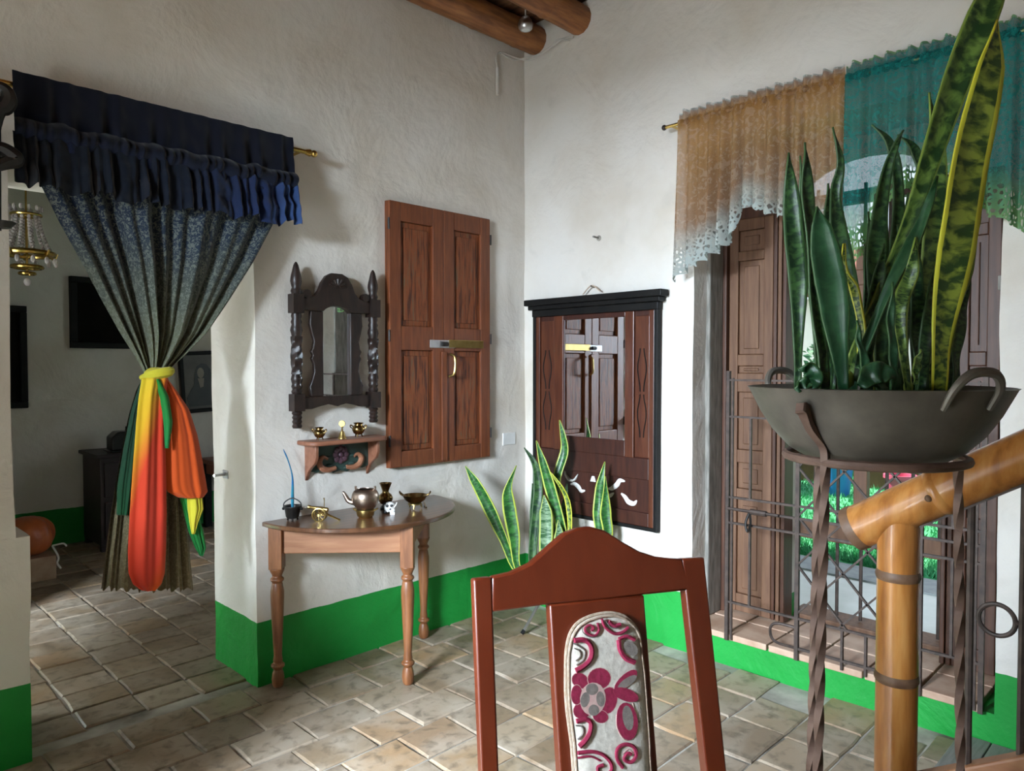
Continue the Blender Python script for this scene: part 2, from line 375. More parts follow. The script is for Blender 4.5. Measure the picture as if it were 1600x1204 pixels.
M['red_tail'] = cloth('yellow_to_red_scarf', [(.0, (.72, .56, .03)), (.22, (.72, .42, .02)), (.38, (.66, .055, .02)), (.72, (.64, .05, .025)), (1, (.72, .13, .012))], 2, .08, .7, transl=.15)
M['orange_loop'] = cloth('orange_scarf', [(.0, (.55, .075, .012)), (1, (.60, .085, .012))], 1, .2, .7, transl=.15)
M['green_tail'] = cloth('dark_green_scarf', [(.0, (.02, .06, .035)), (.5, (.012, .05, .025)), (1, (.01, .07, .025))], 1, .1, .7, transl=.15)
M['yellow_cloth'] = cloth('yellow_scarf', [(.0, (.62, .55, .04)), (1, (.72, .64, .05))], 1, .1, .7, transl=.15)
M['bright_green'] = cloth('bright_green_scarf', [(.0, (.02, .22, .03)), (1, (.015, .20, .05))], 1, .1, .7, transl=.15)
M['bag'] = mat('orange_plastic', (.50, .13, .04), (.42, .10, .03), .35, scale=12, bmp=.4)
M['upholstery'] = mat('natural_linen', (.60, .54, .46), (.76, .70, .61), .9, scale=90, stretch=(1, 1, 1), bmp=.4)
M['crimson'] = mat('crimson_embroidery', (.25, .012, .045), (.36, .02, .07), .8, scale=120, bmp=.3)
M['grey_thread'] = mat('grey_embroidery', (.20, .165, .145), (.27, .23, .20), .8, scale=120, bmp=.3)
M['pink_thread'] = mat('pink_piping', (.60, .36, .33), (.66, .45, .40), .85, scale=150)
M['piping'] = mat('beige_cord', (.40, .29, .20), (.58, .46, .36), .85, scale=160, bmp=.5)
M['grass'] = mat('lawn', (.035, .27, .10), (.09, .42, .20), .8, scale=40, bmp=1, dist=1)
M['path'] = mat('pale_path', (.70, .72, .70), (.78, .79, .78), .7, scale=6)
M['path_grey'] = mat('grey_kerb', (.24, .26, .28), (.32, .34, .35), .7, scale=14)
M['hedge'] = mat('garden_leaves', (.01, .05, .02), (.06, .22, .10), .5, scale=9)
M['pale_leaf'] = mat('pale_garden_leaves', (.12, .30, .24), (.30, .50, .45), .5, scale=9)
M['clay'] = mat('clay_planter', (.16, .05, .03), (.22, .075, .05), .6, scale=8)
M['blue_plastic'] = mat('blue_plastic', (.02, .16, .50), None, .4)
M['pink_plastic'] = mat('pink_plastic', (.55, .08, .16), None, .4)
M['ext_white'] = mat('white_outer_wall', (.78, .78, .76), (.82, .82, .80), .8, scale=3)
M['painting'] = mat('dark_canvas', (.004, .0035, .003), (.010, .008, .006), .8, scale=6, spec=.08)
M['portrait_bg'] = mat('portrait_ground', (.07, .055, .042), (.11, .09, .07), .4, scale=6)
M['portrait_cloak'] = mat('portrait_dark_cloak', (.010, .008, .007), (.02, .016, .013), .4, scale=9)
M['portrait_face'] = mat('portrait_pale_face', (.24, .19, .14), (.30, .24, .18), .4, scale=9)
M['red_wood'] = mat('red_brown_desk', (.13, .035, .014), (.17, .05, .02), .4, scale=6)
M['purple_wood'] = mat('dark_cabinet', (.025, .014, .017), (.04, .024, .026), .5, scale=6)
M['feather'] = mat('blue_green_feather', (.01, .12, .36), (.02, .28, .24), .6, scale=9)
M['cable'] = mat('white_cable', (.62, .60, .56), None, .5)
M['bulb_glass'] = mat('lamp_lens', (.75, .75, .72), None, .2)
# ================================================================ STRUCTURE
def adobe(name, boxes, m, amp=.009, cell=.07, parent=None):
    """boxes joined into one wall, their faces gridded and made uneven"""
    mb = MB()
    for (x0, x1, y0, y1, z0, z1) in boxes:
        lo, hi = V((x0, y0, z0)), V((x1, y1, z1)); n = [max(1, int((hi[k] - lo[k]) / cell)) for k in range(3)]
        for ax in range(3):
            a, b = [k for k in range(3) if k != ax]
            for side in (lo[ax], hi[ax]):
                def fn(u, v):
                    p = V((0, 0, 0)); p[ax] = side; p[a] = lo[a] + (hi[a] - lo[a]) * u; p[b] = lo[b] + (hi[b] - lo[b]) * v
                    d = noise.noise_vector(p * 1.7) * amp + noise.noise_vector(p * 5.5) * amp * .45
                    return p + d
                mb.surf(fn, min(n[a], 70), min(n[b], 70))
    mb.uv = {}
    o = mb.build(name, m, parent)
    return struct(o)
CZ = 3.52
# left wall with the curtained doorway (thickness 46 cm)
adobe('wall_left', [(-2.85, -2.69, 0, .465, -.02, .86), (-2.85, -2.735, 0, .465, .86, 2.25), (-1.795, .5, 0, .465, -.02, 2.25), (-5.2, .5, 0, .465, 2.25, CZ + .1)], M['plaster'])
# right wall, with the window niche
NY0, NY1, SZ, NT = -2.56, -1.212, .163, 2.62
adobe('wall_right', [(0, .45, NY1, 0.0, -.02, CZ + .1), (0, .45, -5.4, NY0, -.02, CZ + .1), (0, .45, NY0, NY1, NT, CZ + .1), (0, .45, NY0, NY1, -.02, SZ - .03)], M['plaster'])
# outer skin of the right wall with its arched light
ao = MB(); AY0, AY1 = -2.265, -1.565
pts_in = [(AY1, SZ - .03), (AY1, 2.30)] + [(AY1 + (AY0 - AY1) * (1 - math.cos(PI * k / 14)) / 2, 2.30 + .225 * math.sin(PI * k / 14)) for k in range(1, 14)] + [(AY0, 2.30), (AY0, SZ - .03)]
poly = [(NY1 + .02, SZ - .03), (NY1 + .02, NT + .02), (NY0 - .02, NT + .02), (NY0 - .02, SZ - .03)] + pts_in[::-1]
ao.prism([(.40, y, z) for y, z in poly], (.05, 0, 0)); struct(ao.build('wall_window_arch', M['plaster'], smooth=False))
# rooms behind, and unseen walls added to shape the daylight
adobe('wall_back_room', [(-3.2, 2.2, 3.735, 4.0, -.02, CZ + .1), (2.0, 2.3, .465, 3.735, -.02, CZ + .1), (-2.95, -2.77, 1.78, 3.735, -.02, CZ + .1), (-2.95, -2.77, .465, 1.78, 2.3, CZ + .1)], M['plaster'], .006, .12)
adobe('wall_behind', [(-5.2, .45, -5.6, -5.4, -.02, CZ + .1), (-5.4, -5.15, -5.4, 1.78, 2.55, CZ + .1), (-5.4, -2.77, 1.7, 1.95, -.02, CZ + .1)], M['plaster'], .006, .15)  # the eave strip is guessed, set low to shade the upper walls
adobe('unseen_light_blocker', [(-4.4, -4.05, -1.15, .25, -.02, CZ + .1), (-4.6, -4.35, -5.4, -2.15, -.02, CZ + .1), (-4.4, -4.15, .25, 1.75, 1.75, CZ + .1), (-4.06, -3.08, -1.0, -.62, -.02, 1.1)], M['plaster'], .006, .15)  # unseen pillar, walls and parapet, added to block and shape the daylight
# ceiling: planks over logs
cm = MB().bx(-5.4, 2.3, -5.6, 4.0, CZ + .12, CZ + .2); ceil = struct(cm.build('ceiling', M['plank'], smooth=False))
pk = MB().box((0, 0, 0), (.142, 5.6, .02)); pk0 = pk.build('plank', M['plank'], ceil, smooth=False, bevel=.004, local=True)
pk0.location = (-.06, -2.7, CZ + .105)
for k in range(1, 36):
    c = pk0.copy(); COL.objects.link(c); c.location = (-.06 - .146 * k, -2.7, CZ + .105 + random.uniform(-.004, .004))
MB().bx(-5.2, 2.2, .3, 3.8, CZ + .09, CZ + .11).build('back_room_boards', M['plank'], ceil, smooth=False)
def log(y, z, r, seedk):
    mb = MB(); pts = []; rs = []
    x = -5.2; k = 0; rnd = random.Random(seedk)
    node = -5.0
    while x <= .12:
        pts.append((x, y + .012 * math.sin(x * 1.3 + seedk), z + .01 * math.sin(x * 1.7 + seedk * 2)))
        dn = abs(((x + seedk * .13) % .34) - .17); rs.append(r * (1 + .07 * max(0, 1 - dn / .02)) * (1 + .03 * math.sin(3 * x + seedk)))
        x += .02
    mb.tube(pts, rs, 14); return mb.build('beam', M['log'], ceil)
for i, y in enumerate((-.10, -.46, -1.12, -1.75, -2.4, -3.05, -3.7, -4.4)): log(y, CZ - .01, (.085, .082, .075)[i % 3], i)
# floor: mortar bed with worn clay tiles
fb = MB().bx(-5.6, .45, -5.6, 4.0, -.06, -.008).bx(.45, 2.3, .465, 4.0, -.06, -.008); floor = struct(fb.build('floor', M['mortar'], smooth=False))
tile_me = []
for k in range(8):
    mb = MB(); rnd = random.Random(k + 50); j = lambda a=.022: rnd.uniform(-a, a)
    top = [V((-.5 + j(), -.5 + j(), 0)), V((0 + j(.1), -.5 + j(.012), .0)), V((.5 + j(), -.5 + j(), 0)), V((.5 + j(.012), 0 + j(.1), 0)), V((.5 + j(), .5 + j(), 0)), V((0 + j(.1), .5 + j(.012), 0)), V((-.5 + j(), .5 + j(), 0)), V((-.5 + j(.012), j(.1), 0))]
    n = 8; inn = [V((p.x * .94, p.y * .94, .0 + rnd.uniform(-.0008, .0008))) for p in top]; mid = [V((p.x, p.y, -.005)) for p in top]; bot = [V((p.x * 1.01, p.y * 1.01, -.02)) for p in top]
    fs = [tuple(range(n))] + [(i, i + n, (i + 1) % n + n, (i + 1) % n) for i in range(n)] + [(i + n, i + 2 * n, (i + 1) % n + 2 * n, (i + 1) % n + n) for i in range(n)]
    mb.add(inn + mid + bot, fs)
    o = mb.build('tile', M['tile'], None, smooth=False); tile_me.append(o.data); bpy.data.objects.remove(o)
cells = []
rt = random.Random(3); y = .04; row = 0
while y > -5.3:                                    # main room: courses along the left wall
    hgt = rt.uniform(.208, .24); x = .02 - rt.uniform(0, .25)
    while x > -5.5:
        wd = rt.uniform(.215, .30); cells.append((x - wd / 2, y - hgt / 2, wd - .008, hgt - .008)); x -= wd
    y -= hgt; row += 1
x = -1.52 + .235 * 10                              # doorway and room behind: courses away from the camera
while x > -5.2:
    wd = rt.uniform(.225, .245); yy = .045 + rt.uniform(0, .1)
    while yy < 3.7:
        hgt = rt.uniform(.19, .25); cells.append((x - wd / 2, yy + hgt / 2, wd - .008, hgt - .008)); yy += hgt
    x -= wd
def in_opening(c): return not (c[1] > .0 and c[1] < .47 and (c[0] > -1.79 or c[0] < -2.7)) and c[0] < 1.9
def seen(c):
    a, b = px((c[0], c[1], 0)); return -30 < a < 1630 and 560 < b < 1240 and (c[1] < .1 or (a < 350)) and not (c[0] > .0 and c[1] < .1)
cells = [c for c in cells if in_opening(c) and not (c[0] > 0.05 and c[1] < .4)]
near = [c for c in cells if seen(c)]
near.sort(key=lambda c: (V((c[0], c[1], 0)) - CAM).length)
rest = MB()
keep = set(id(c) for c in near[:300])
for c in cells:
    if id(c) in keep:
        o = bpy.data.objects.new('tile', rt.choice(tile_me)); COL.objects.link(o); o.parent = floor
        o.location = (c[0], c[1], rt.uniform(-.0025, .0025)); o.scale = (c[2], c[3], 1)
        o.rotation_euler = (rt.uniform(-.006, .006), rt.uniform(-.006, .006), rt.choice((0, PI)) + rt.uniform(-.012, .012))
    else: rest.bx(c[0] - c[2] / 2, c[0] + c[2] / 2, c[1] - c[3] / 2, c[1] + c[3] / 2, -.02, rt.uniform(-.002, .001))
ro = rest.build('tile_field', M['tile'], floor, smooth=False); ro['kind'] = 'stuff'
# ground outside
gy = MB().bx(.45, 30, -14, 14, -.10, -.03); struct(gy.build('ground_outside', M['mortar'], smooth=False))
struct(MB().bx(-30, -5.62, -16, 12, -.12, -.06).build('ground_courtyard', M['path'], smooth=False))
struct(MB().bx(.46, 1.95, -6, .4, -.03, -.002).build('path_outside', M['path'], smooth=False))
struct(MB().bx(1.95, 2.3, -6, 3, -.03, .012).build('kerb_outside', M['path_grey'], smooth=False))
# lawn
lm = MB(); rg = random.Random(5)
lm.surf(lambda u, v: V((2.33 + 7.5 * u, -6 + 12 * v, .0 + .02 * noise.noise(V((u * 40, v * 60, 0))))), 60, 90)
lawn = lm.build('lawn', M['grass']); tag(lawn, 'bright green lawn outside the window', 'lawn', kind='stuff')
gb = MB()
for k in range(26000):
    x = 2.36 + 7.2 * rg.random() ** 1.6; yv = -3.2 + (x * .62 + 1.6) * rg.random() * 1.0
    a = rg.uniform(0, PI); wv = .006 + .004 * rg.random(); hh = rg.uniform(.03, .07); l = V((rg.uniform(-.03, .03), rg.uniform(-.03, .03), hh))
    p = V((x, yv, 0)); s_ = V((math.cos(a), math.sin(a), 0)) * wv
    gb.add([p - s_, p + s_, p + l], [(0, 1, 2)])
gb.build('grass_blades', M['grass'], lawn, smooth=False)['kind'] = 'stuff'
# garden backdrop: white outer house wall with a tiled roof
ow = thing('house', 'white outer house wall beyond the lawn seen through the window', 'house', (13, 1.5, 0))
MB().bx(13, 13.4, -8, 12, -.05, 3.0).build('wall', M['ext_white'], ow, smooth=False)
MB().prism([(12.5, -8, 3.0), (15, -8, 4.2), (15, -8, 4.3), (12.5, -8, 3.1)], (0, 20, 0)).build('roof', M['clay'], ow, smooth=False)
# ================================================================ SHUTTERED CUPBOARD IN THE LEFT WALL
sh = thing('wall_shutter', 'weathered red-brown two-leaf wooden shutter set in the white wall', 'shutter', (-.70, 0, .955))
X0, X1, Z0, Z1 = -1.065, -.338, .955, 2.373
XM = -.695
MB().bx(X0, X1, -.012, .03, Z0, Z1).build('backing', M['shutter'], sh, smooth=False)
def leaf_door(x0, x1, nm):
    lf = MB().bx(x0, x0 + .075, -.036, -.006, Z0, Z1).bx(x1 - .075, x1, -.036, -.006, Z0, Z1)
    for z0, z1 in ((Z0, Z0 + .085), (1.585, 1.715), (Z1 - .10, Z1)): lf.bx(x0 + .075, x1 - .075, -.035, -.006, z0, z1)
    o = lf.build('leaf_frame', M['shutter_frame'], sh, smooth=False, bevel=.004)
    for z0, z1 in ((Z0 + .085, 1.585), (1.715, Z1 - .10)):
        p = MB().bx(x0 + .075, x1 - .075, -.018, -.008, z0, z1).bx(x0 + .10, x1 - .10, -.024, -.012, z0 + .03, z1 - .03)
        p.build('panel', M['shutter'], o, smooth=False, bevel=.005)
    return o
la = leaf_door(X0, XM - .002, 'a'); lb = leaf_door(XM + .002, X1, 'b')
MB().bx(XM - .022, XM + .018, -.046, -.034, Z0 + .01, 1.58).build('cover_strip', M['shutter_frame'], sh, smooth=False, bevel=.004)
hs = MB().bx(-.80, -.62, -.044, -.036, 1.60, 1.645).build('hasp', M['steel'], sh, smooth=False, bevel=.003); hs['label'] = 'grey steel hasp plate'
MB().bx(-.665, -.40, -.046, -.037, 1.603, 1.648).build('bolt_plate', M['brass'], sh, smooth=False, bevel=.003)
MB().tube([(-.72, -.05, 1.622), (-.70, -.05, 1.622), (-.68, -.05, 1.622)], .012, 8).build('bolt_knob', M['black_iron'], hs)
MB().tube(spline([(-.655, -.045, 1.565), (-.65, -.075, 1.55), (-.65, -.08, 1.50), (-.655, -.075, 1.455), (-.665, -.045, 1.44)], 14), .008, 8).build('pull_handle', M['brass'], sh)['label'] = 'pale brass pull handle'
for z in (1.10, 1.66, 2.25):
    MB().tube([(X0 - .004, -.035, z - .03), (X0 - .004, -.035, z + .03)], .006, 6).build('hinge', M['black_iron'], sh)
    MB().tube([(X1 + .004, -.035, z - .03), (X1 + .004, -.035, z + .03)], .006, 6).build('hinge', M['black_iron'], sh)
sh.location.y -= .004
# ================================================================ CARVED HANGING MIRROR (left wall)
ma = thing('carved_mirror', 'dark carved wood wall mirror with twisted side posts above the small shelf', 'mirror', (-1.39, 0, 1.20))
def twist_post(x, zb, zt, y=-.045):
    zz = zt - zb; prof = []
    def seg(z0, z1, rr):
        n = len(rr) - 1
        for i, r in enumerate(rr): prof.append((r, z0 + (z1 - z0) * i / n))
    b = MB()
    seg(zb, 1.285, [.020, .024, .019, .024, .019, .024, .019, .025, .02])
    b.lathe(prof, (x, y, 0), 14); prof = []
    b.box((x, y, 1.325), (.056, .056, .082))
    seg(1.366, 1.46, [.022, .026, .021, .026, .022, .025, .028, .025, .022]); b.lathe(prof, (x, y, 0), 14); prof = []
    # twisted shaft
    n = 30; vs = []
    for i in range(n + 1):
        z = 1.46 + (1.64 - 1.46) * i / n
        for k in range(16):
            a = 2 * PI * k / 16; r = .0245 + .0045 * math.cos(4 * a - i * .33); vs.append((x + r * math.cos(a), y + r * math.sin(a), z))
    b.add(vs, [(i * 16 + k, i * 16 + (k + 1) % 16, (i + 1) * 16 + (k + 1) % 16, (i + 1) * 16 + k) for i in range(n) for k in range(16)])
    seg(1.64, 1.75, [.022, .025, .029, .027, .022, .026, .021, .025, .022]); b.lathe(prof, (x, y, 0), 14); prof = []
    b.box((x, y, 1.795), (.056, .056, .09))
    seg(1.84, zt, [.021, .026, .02, .024, .027, .026, .023, .019, .016, .012, .004]); b.lathe(prof, (x, y, 0), 14)
    return b.build('post', M['dark_wood'], ma)
PXL, PXR = -1.606, -1.174
twist_post(PXL, 1.203, 1.992); twist_post(PXR, 1.208, 1.993)
mc = (PXL + PXR) / 2
def sym(h): return [(mc - a, z) for a, z in h] + [(mc + a, z) for a, z in h[::-1]]
gh = .0805
arc = [(mc + gh * math.cos(a), 1.752 + .042 * math.sin(a)) for a in [PI * (k + .5) / 13 for k in range(13)]]
ctop = sym([(.19, 1.765), (.19, 1.825), (.145, 1.832), (.12, 1.842), (.10, 1.868), (.085, 1.905), (.06, 1.94), (.03, 1.955)])
MB().prism([(x, -.03, z) for x, z in ctop + [(mc + gh, 1.765)] + [p for p in arc if p[1] > 1.765] + [(mc - gh, 1.765)]], (0, -.03, 0)).build('crest', M['dark_wood'], ma, bevel=.005)
sf = MB()
for k in range(7):
    a = PI * (k + .5) / 7; sf.tube([(mc + .012 * math.cos(a), -.062, 1.885 + .012 * math.sin(a)), (mc + .048 * math.cos(a), -.063, 1.885 + .042 * math.sin(a))], [.004, .008], 6)
sf.build('carved_shell', M['dark_wood'], ma)
for s in (-1, 1): MB().tube([(mc + s * .165, -.03, 1.845), (mc + s * .165, -.062, 1.845)], .021, 14).build('scroll_ear', M['dark_wood'], ma)
br = sym([(.19, 1.352), (.19, 1.292), (.14, 1.292), (.09, 1.305), (.05, 1.312), (.02, 1.306), (0, 1.30)])
MB().prism([(x, -.03, z) for x, z in br], (0, -.028, 0)).build('lower_rail', M['dark_wood'], ma, bevel=.005)
gz0, gz1 = 1.352, 1.765
for s in (-1, 1):
    outl = [(.142, 1.352), (.150, 1.40), (.137, 1.43), (.125, 1.47), (.128, 1.51), (.140, 1.535), (.132, 1.55), (.142, 1.57), (.132, 1.585), (.126, 1.62), (.138, 1.66), (.148, 1.70), (.143, 1.765)]
    MB().prism([(mc + s * a, -.03, z) for a, z in [(gh - .004, 1.352)] + outl + [(gh - .004, 1.765)]], (0, -.024, 0)).build('side_frame', M['dark_wood'], ma, bevel=.004)
arch = [(mc + gh * math.cos(a), 1.752 + .042 * math.sin(a)) for a in [PI * k / 12 for k in range(13)]]
MB().prism([(x, -.036, z) for x, z in [(mc - gh, gz0 - .005), (mc + gh, gz0 - .005)] + arch], (0, .012, 0)).build('mirror_glass', M['mirror'], ma, smooth=False)
# ================================================================ SMALL SHELF
se = thing('wall_shelf', 'small wooden wall shelf with a carved and painted flower apron', 'shelf', (-1.36, 0, 1.0))
sp_ = [(-1.585, 0), (-1.585, -.10), (-1.565, -.13), (-1.535, -.142), (-1.175, -.142), (-1.15, -.13), (-1.135, -.10), (-1.135, 0)]
MB().prism([(x, y, 1.118) for x, y in sp_], (0, 0, .022)).build('top_board', M['shelf_wood'], se, bevel=.006)
for x in (-1.535, -1.185):
    pr = [(0, 1.118), (-.105, 1.118), (-.105, 1.06), (-.09, 1.03), (-.06, 1.01), (-.03, .985), (-.012, .955), (0, .935)]
    MB().prism([(x - .009, y, z) for y, z in pr], (.018, 0, 0)).build('bracket', M['shelf_wood'], se, bevel=.003)
ap = [(-1.526, 1.118), (-1.526, .985), (-1.49, .975), (-1.45, .985), (-1.40, .965), (-1.36, .975), (-1.32, .965), (-1.27, .985), (-1.23, .975), (-1.194, .985), (-1.194, 1.118)]
apn = MB().prism([(x, -.012, z) for x, z in ap], (0, -.014, 0)).build('apron', M['green_paint'], se, bevel=.003)
fl = MB()
for k in range(8):
    a = 2 * PI * k / 8; fl.ball((-1.36 + .03 * math.cos(a), -.03, 1.055 + .03 * math.sin(a)), .017, (1, .5, 1), 8)
fl.ball((-1.36, -.034, 1.055), .014, (1, .6, 1), 10); fl.build('carved_flower', M['flower_purple'], apn)
for s in (-1, 1):
    sc = MB().tube(spline([(-1.36 + s * .03, -.03, .99), (-1.36 + s * .075, -.03, .985), (-1.36 + s * .11, -.03, 1.0), (-1.36 + s * .12, -.03, 1.03), (-1.36 + s * .10, -.03, 1.05), (-1.36 + s * .075, -.03, 1.04)], 20), [.008 + .008 * math.sin(PI * min(1, i / 20 + .1)) for i in range(21)], 8)
    sc.build('carved_scroll', M['scroll_orange'], apn)
    for (dx, dz, an) in ((.03, .0, .9), (.055, .02, .3), (.06, .06, -.5)):
        MB().ball((-1.36 + s * dx * 1.2, -.028, .985 + dz), .012, (1.7, .5, .8), 8).build('carved_leaf', M['green_paint'], apn)
ST = 1.141
def footed_pot(x, y, sc, label):
    t = thing('brass_pot', label, 'pot', (x, y, ST))
    MB().lathe([(.001, .012), (.012, .012), (.024, .02), (.031, .034), (.032, .042), (.027, .052), (.02, .058), (.019, .064), (.026, .07), (.024, .071), (.017, .064), (.018, .057), (.026, .045), (.02, .022), (.001, .016)], (0, 0, 0), 20).build('body', M['old_brass'], t, local=True)
    for k in range(3):
        a = 2 * PI * k / 3 + .5; MB().tube([(.015 * math.cos(a), .015 * math.sin(a), .018), (.02 * math.cos(a), .02 * math.sin(a), .001)], [.004, .003], 6).build('foot', M['old_brass'], t, local=True)
    for s in (-1, 1):
        MB().tube(spline([(s * .026, 0, .052), (s * .038, 0, .06), (s * .040, 0, .05), (s * .032, 0, .044)], 10), .003, 6).build('handle', M['old_brass'], t, local=True)
    t.scale = (sc, sc, sc); t.rotation_euler = (0, 0, -PI / 4); return t
footed_pot(-1.505, -.075, .88, 'smaller footed brass pot at the left end of the wall shelf')
footed_pot(-1.285, -.075, 1.02, 'larger footed brass pot at the right end of the wall shelf')
bl = thing('brass_bell', 'little brass hand bell with a round figure handle between the two pots', 'bell', (-1.385, -.085, ST))
MB().lathe([(.001, .0), (.022, .0), (.021, .004), (.016, .012), (.0125, .026), (.009, .036), (.001, .038)], n=18).build('bell_cup', M['brass'], bl, local=True)
MB().tube([(0, 0, .034), (0, 0, .05)], .005, 8).ball((0, 0, .058), .007).build('stem', M['brass'], bl, local=True)
MB().tube([(-.004, -.004, .074), (.004, .004, .074)], .0155, 16).build('medallion', M['brass'], bl, local=True)
# ================================================================ HALF-ROUND TABLE
tb = thing('half_round_table', 'half-round wooden side table with three turned legs against the wall', 'table', (-1.262, -.2, 0))
TX, TR_, TZ = -1.262, .51, .775
MB().prism([(TX + TR_ * math.cos(a), -.012 - TR_ * math.sin(a), TZ - .022) for a in [PI * k / 40 for k in range(41)]], (0, 0, .022)).build('table_top', M['table_top'], tb, bevel=.005)
LEGS = [(-1.722, -.06), (-1.275, -.468), (-.862, -.06)]
def turned_leg(x, y, rz):
    b = MB(); R = Matrix.Rotation(rz, 3, 'Z'); b.box((x, y, .655), (.062, .062, .196), R)
    prof = [(.020, 0), (.026, .012), (.029, .04), (.026, .065), (.019, .085), (.03, .096), (.032, .105), (.02, .116), (.022, .125), (.0185, .15), (.022, .22), (.027, .32), (.031, .42), (.031, .45), (.025, .485), (.022, .492), (.031, .502), (.031, .51), (.021, .52), (.024, .53), (.033, .548), (.035, .56)]
    b.lathe(prof, (x, y, 0), 18); return b.build('leg', M['table'], tb, bevel=.003)
for (x, y), r in zip(LEGS, (PI / 4, PI / 4, PI / 4)): turned_leg(x, y, r)
def apron(a, b, nm='apron'):
    a, b = V((*a, .69)), V((*b, .69)); d = (b - a).normalized()
    MB().bar(a + d * .03, b - d * .03, .125, .02).build(nm, M['table_apron'], tb, smooth=False, bevel=.003)
apron(LEGS[0], LEGS[1]); apron(LEGS[1], LEGS[2]); apron((LEGS[0][0], -.06), (LEGS[2][0], -.06), 'back_apron')
# ---- things on the table
def tz(x, y): return (x, y, TZ)
ck = thing('iron_cauldron', 'tiny black iron cauldron with a bail handle at the left end of the table', 'cauldron', tz(-1.655, -.085))
MB().lathe([(.001, .012), (.026, .012), (.03, .02), (.037, .06), (.042, .066), (.042, .07), (.033, .068), (.028, .03), (.001, .026)], n=20).build('body', M['black_iron'], ck, local=True)
for k in range(3):
    a = 2 * PI * k / 3; MB().tube([(.022 * math.cos(a), .022 * math.sin(a), .016), (.026 * math.cos(a), .026 * math.sin(a), .001)], .005, 6).build('foot', M['black_iron'], ck, local=True)
MB().tube(spline([(-.03 * 1, .03, .055), (-.026, .026, .085), (0, 0, .105), (.026, -.026, .085), (.03, -.03, .055)], 18), .003, 6).build('bail_handle', M['black_iron'], ck, local=True)
for s in (-1, 1): MB().ball((s * .03, -s * .03, .056), .007, n=8).build('lug', M['black_iron'], ck, local=True)
fp = spline([(-1.655, -.085, TZ + .03), (-1.652, -.08, TZ + .10), (-1.646, -.07, TZ + .2), (-1.66, -.06, TZ + .275), (-1.683, -.055, TZ + .335)], 24)
fw = [.003, .006, .010, .012, .0135, .0135, .012, .011, .009, .007, .006, .005, .005, .005, .005, .006, .006, .005, .002]
fe = MB(); fe.tube(fp, [lerpl(fw, i / 24) * .62 for i in range(25)], 8, flat=.35)
tag(fe.build('feather', M['feather'], org=(-1.655, -.085, TZ + .03)), 'long blue-green feather standing upright in the tiny black cauldron', 'feather')
cn = thing('toy_cannon', 'brass model cannon on two spoked wheels on the table', 'cannon', tz(-1.57, -.185), rotz=-PI / 4)
MB().tube([(-.055, 0, .066), (-.05, 0, .065), (-.045, 0, .0645), (-.04, 0, .064), (.0, 0, .058), (.03, 0, .053), (.036, 0, .052), (.042, 0, .05)], [.009, .0095, .0095, .007, .009, .0105, .0105, .004], 12).build('barrel', M['brass'], cn, local=True)
for s in (-1, 1):
    wl = MB().tube([(.03 * math.cos(a), s * .018, .031 + .03 * math.sin(a)) for a in [2 * PI * k / 24 for k in range(24)]], .0038, 6, closed=True)
    for k in range(8):
        a = 2 * PI * k / 8; wl.tube([(0, s * .018, .031), (.029 * math.cos(a), s * .018, .031 + .029 * math.sin(a))], .0018, 5)
    wl.tube([(0, s * .012, .031), (0, s * .024, .031)], .006, 8); wl.build('wheel', M['brass'], cn, local=True)
MB().tube([(0, -.02, .031), (0, .02, .031)], .003, 6).build('axle', M['brass'], cn, local=True)
for s in (-1, 1): MB().tube([(-.005, s * .009, .045), (.04, s * .008, .028), (.095, s * .004, .004)], .0038, 6).build('trail', M['brass'], cn, local=True)
MB().tube([(.02, 0, .058), (.022, 0, .095), (.02, 0, .108)], [.002, .002, .0035], 6).build('ramrod', M['brass'], cn, local=True)
bb = thing('brass_dish', 'pale brass lugged dish under the teapot', 'dish', tz(-1.375, -.27), rotz=-PI / 4)
MB().lathe([(.001, 0), (.03, 0), (.04, .012), (.045, .036), (.045, .04), (.041, .04), (.036, .014), (.001, .008)], n=22).build('bowl', M['brass'], bb, local=True)
for s in (-1, 1): MB().tube(spline([(s * .042, .01, .034), (s * .056, .005, .042), (s * .056, -.005, .042), (s * .042, -.01, .034)], 10), .0035, 6).build('lug', M['brass'], bb, local=True)
tp = thing('teapot', 'dull copper teapot without a lid resting on the brass dish', 'teapot', (-1.375, -.27, TZ + .034), rotz=-PI / 4); tp.scale = (1.05, 1.05, 1)
MB().lathe([(.001, .002), (.03, .002), (.046, .016), (.058, .038), (.0625, .06), (.060, .08), (.052, .095), (.040, .103), (.036, .104), (.035, .101), (.045, .093), (.055, .07), (.045, .025), (.001, .012)], n=28).build('body', M['copper'], tp, local=True)
MB().tube(spline([(-.05, 0, .038), (-.075, 0, .045), (-.088, 0, .065), (-.098, 0, .083), (-.104, 0, .086)], 16), [.014 - .0005 * i for i in range(17)], 10).build('spout', M['copper'], tp, local=True)
for s in (-1, 1): MB().tube([(s * .042, 0, .10), (s * .045, 0, .108), (s * .043, 0, .116)], [.006, .005, .006], 8).build('handle_lug', M['copper'], tp, local=True)
va = thing('brass_vase', 'dark brass vase with a flared neck and black foot behind the skull figurine', 'vase', tz(-1.185, -.165)); va.scale = (1.15, 1.15, 1.0)
MB().lathe([(.001, 0), (.022, 0), (.026, .006), (.02, .016), (.014, .022), (.014, .026)], n=20).build('foot', M['black_paint'], va, local=True)
MB().lathe([(.014, .024), (.024, .03), (.031, .045), (.032, .058), (.027, .072), (.016, .082), (.014, .09), (.018, .105), (.024, .122), (.028, .132), (.026, .132), (.013, .1), (.001, .09)], n=22).build('body', M['old_brass'], va, local=True)
sk = thing('skull_figurine', 'small white animal skull figurine with black patches on the table', 'figurine', tz(-1.245, -.285), rotz=-PI / 4)
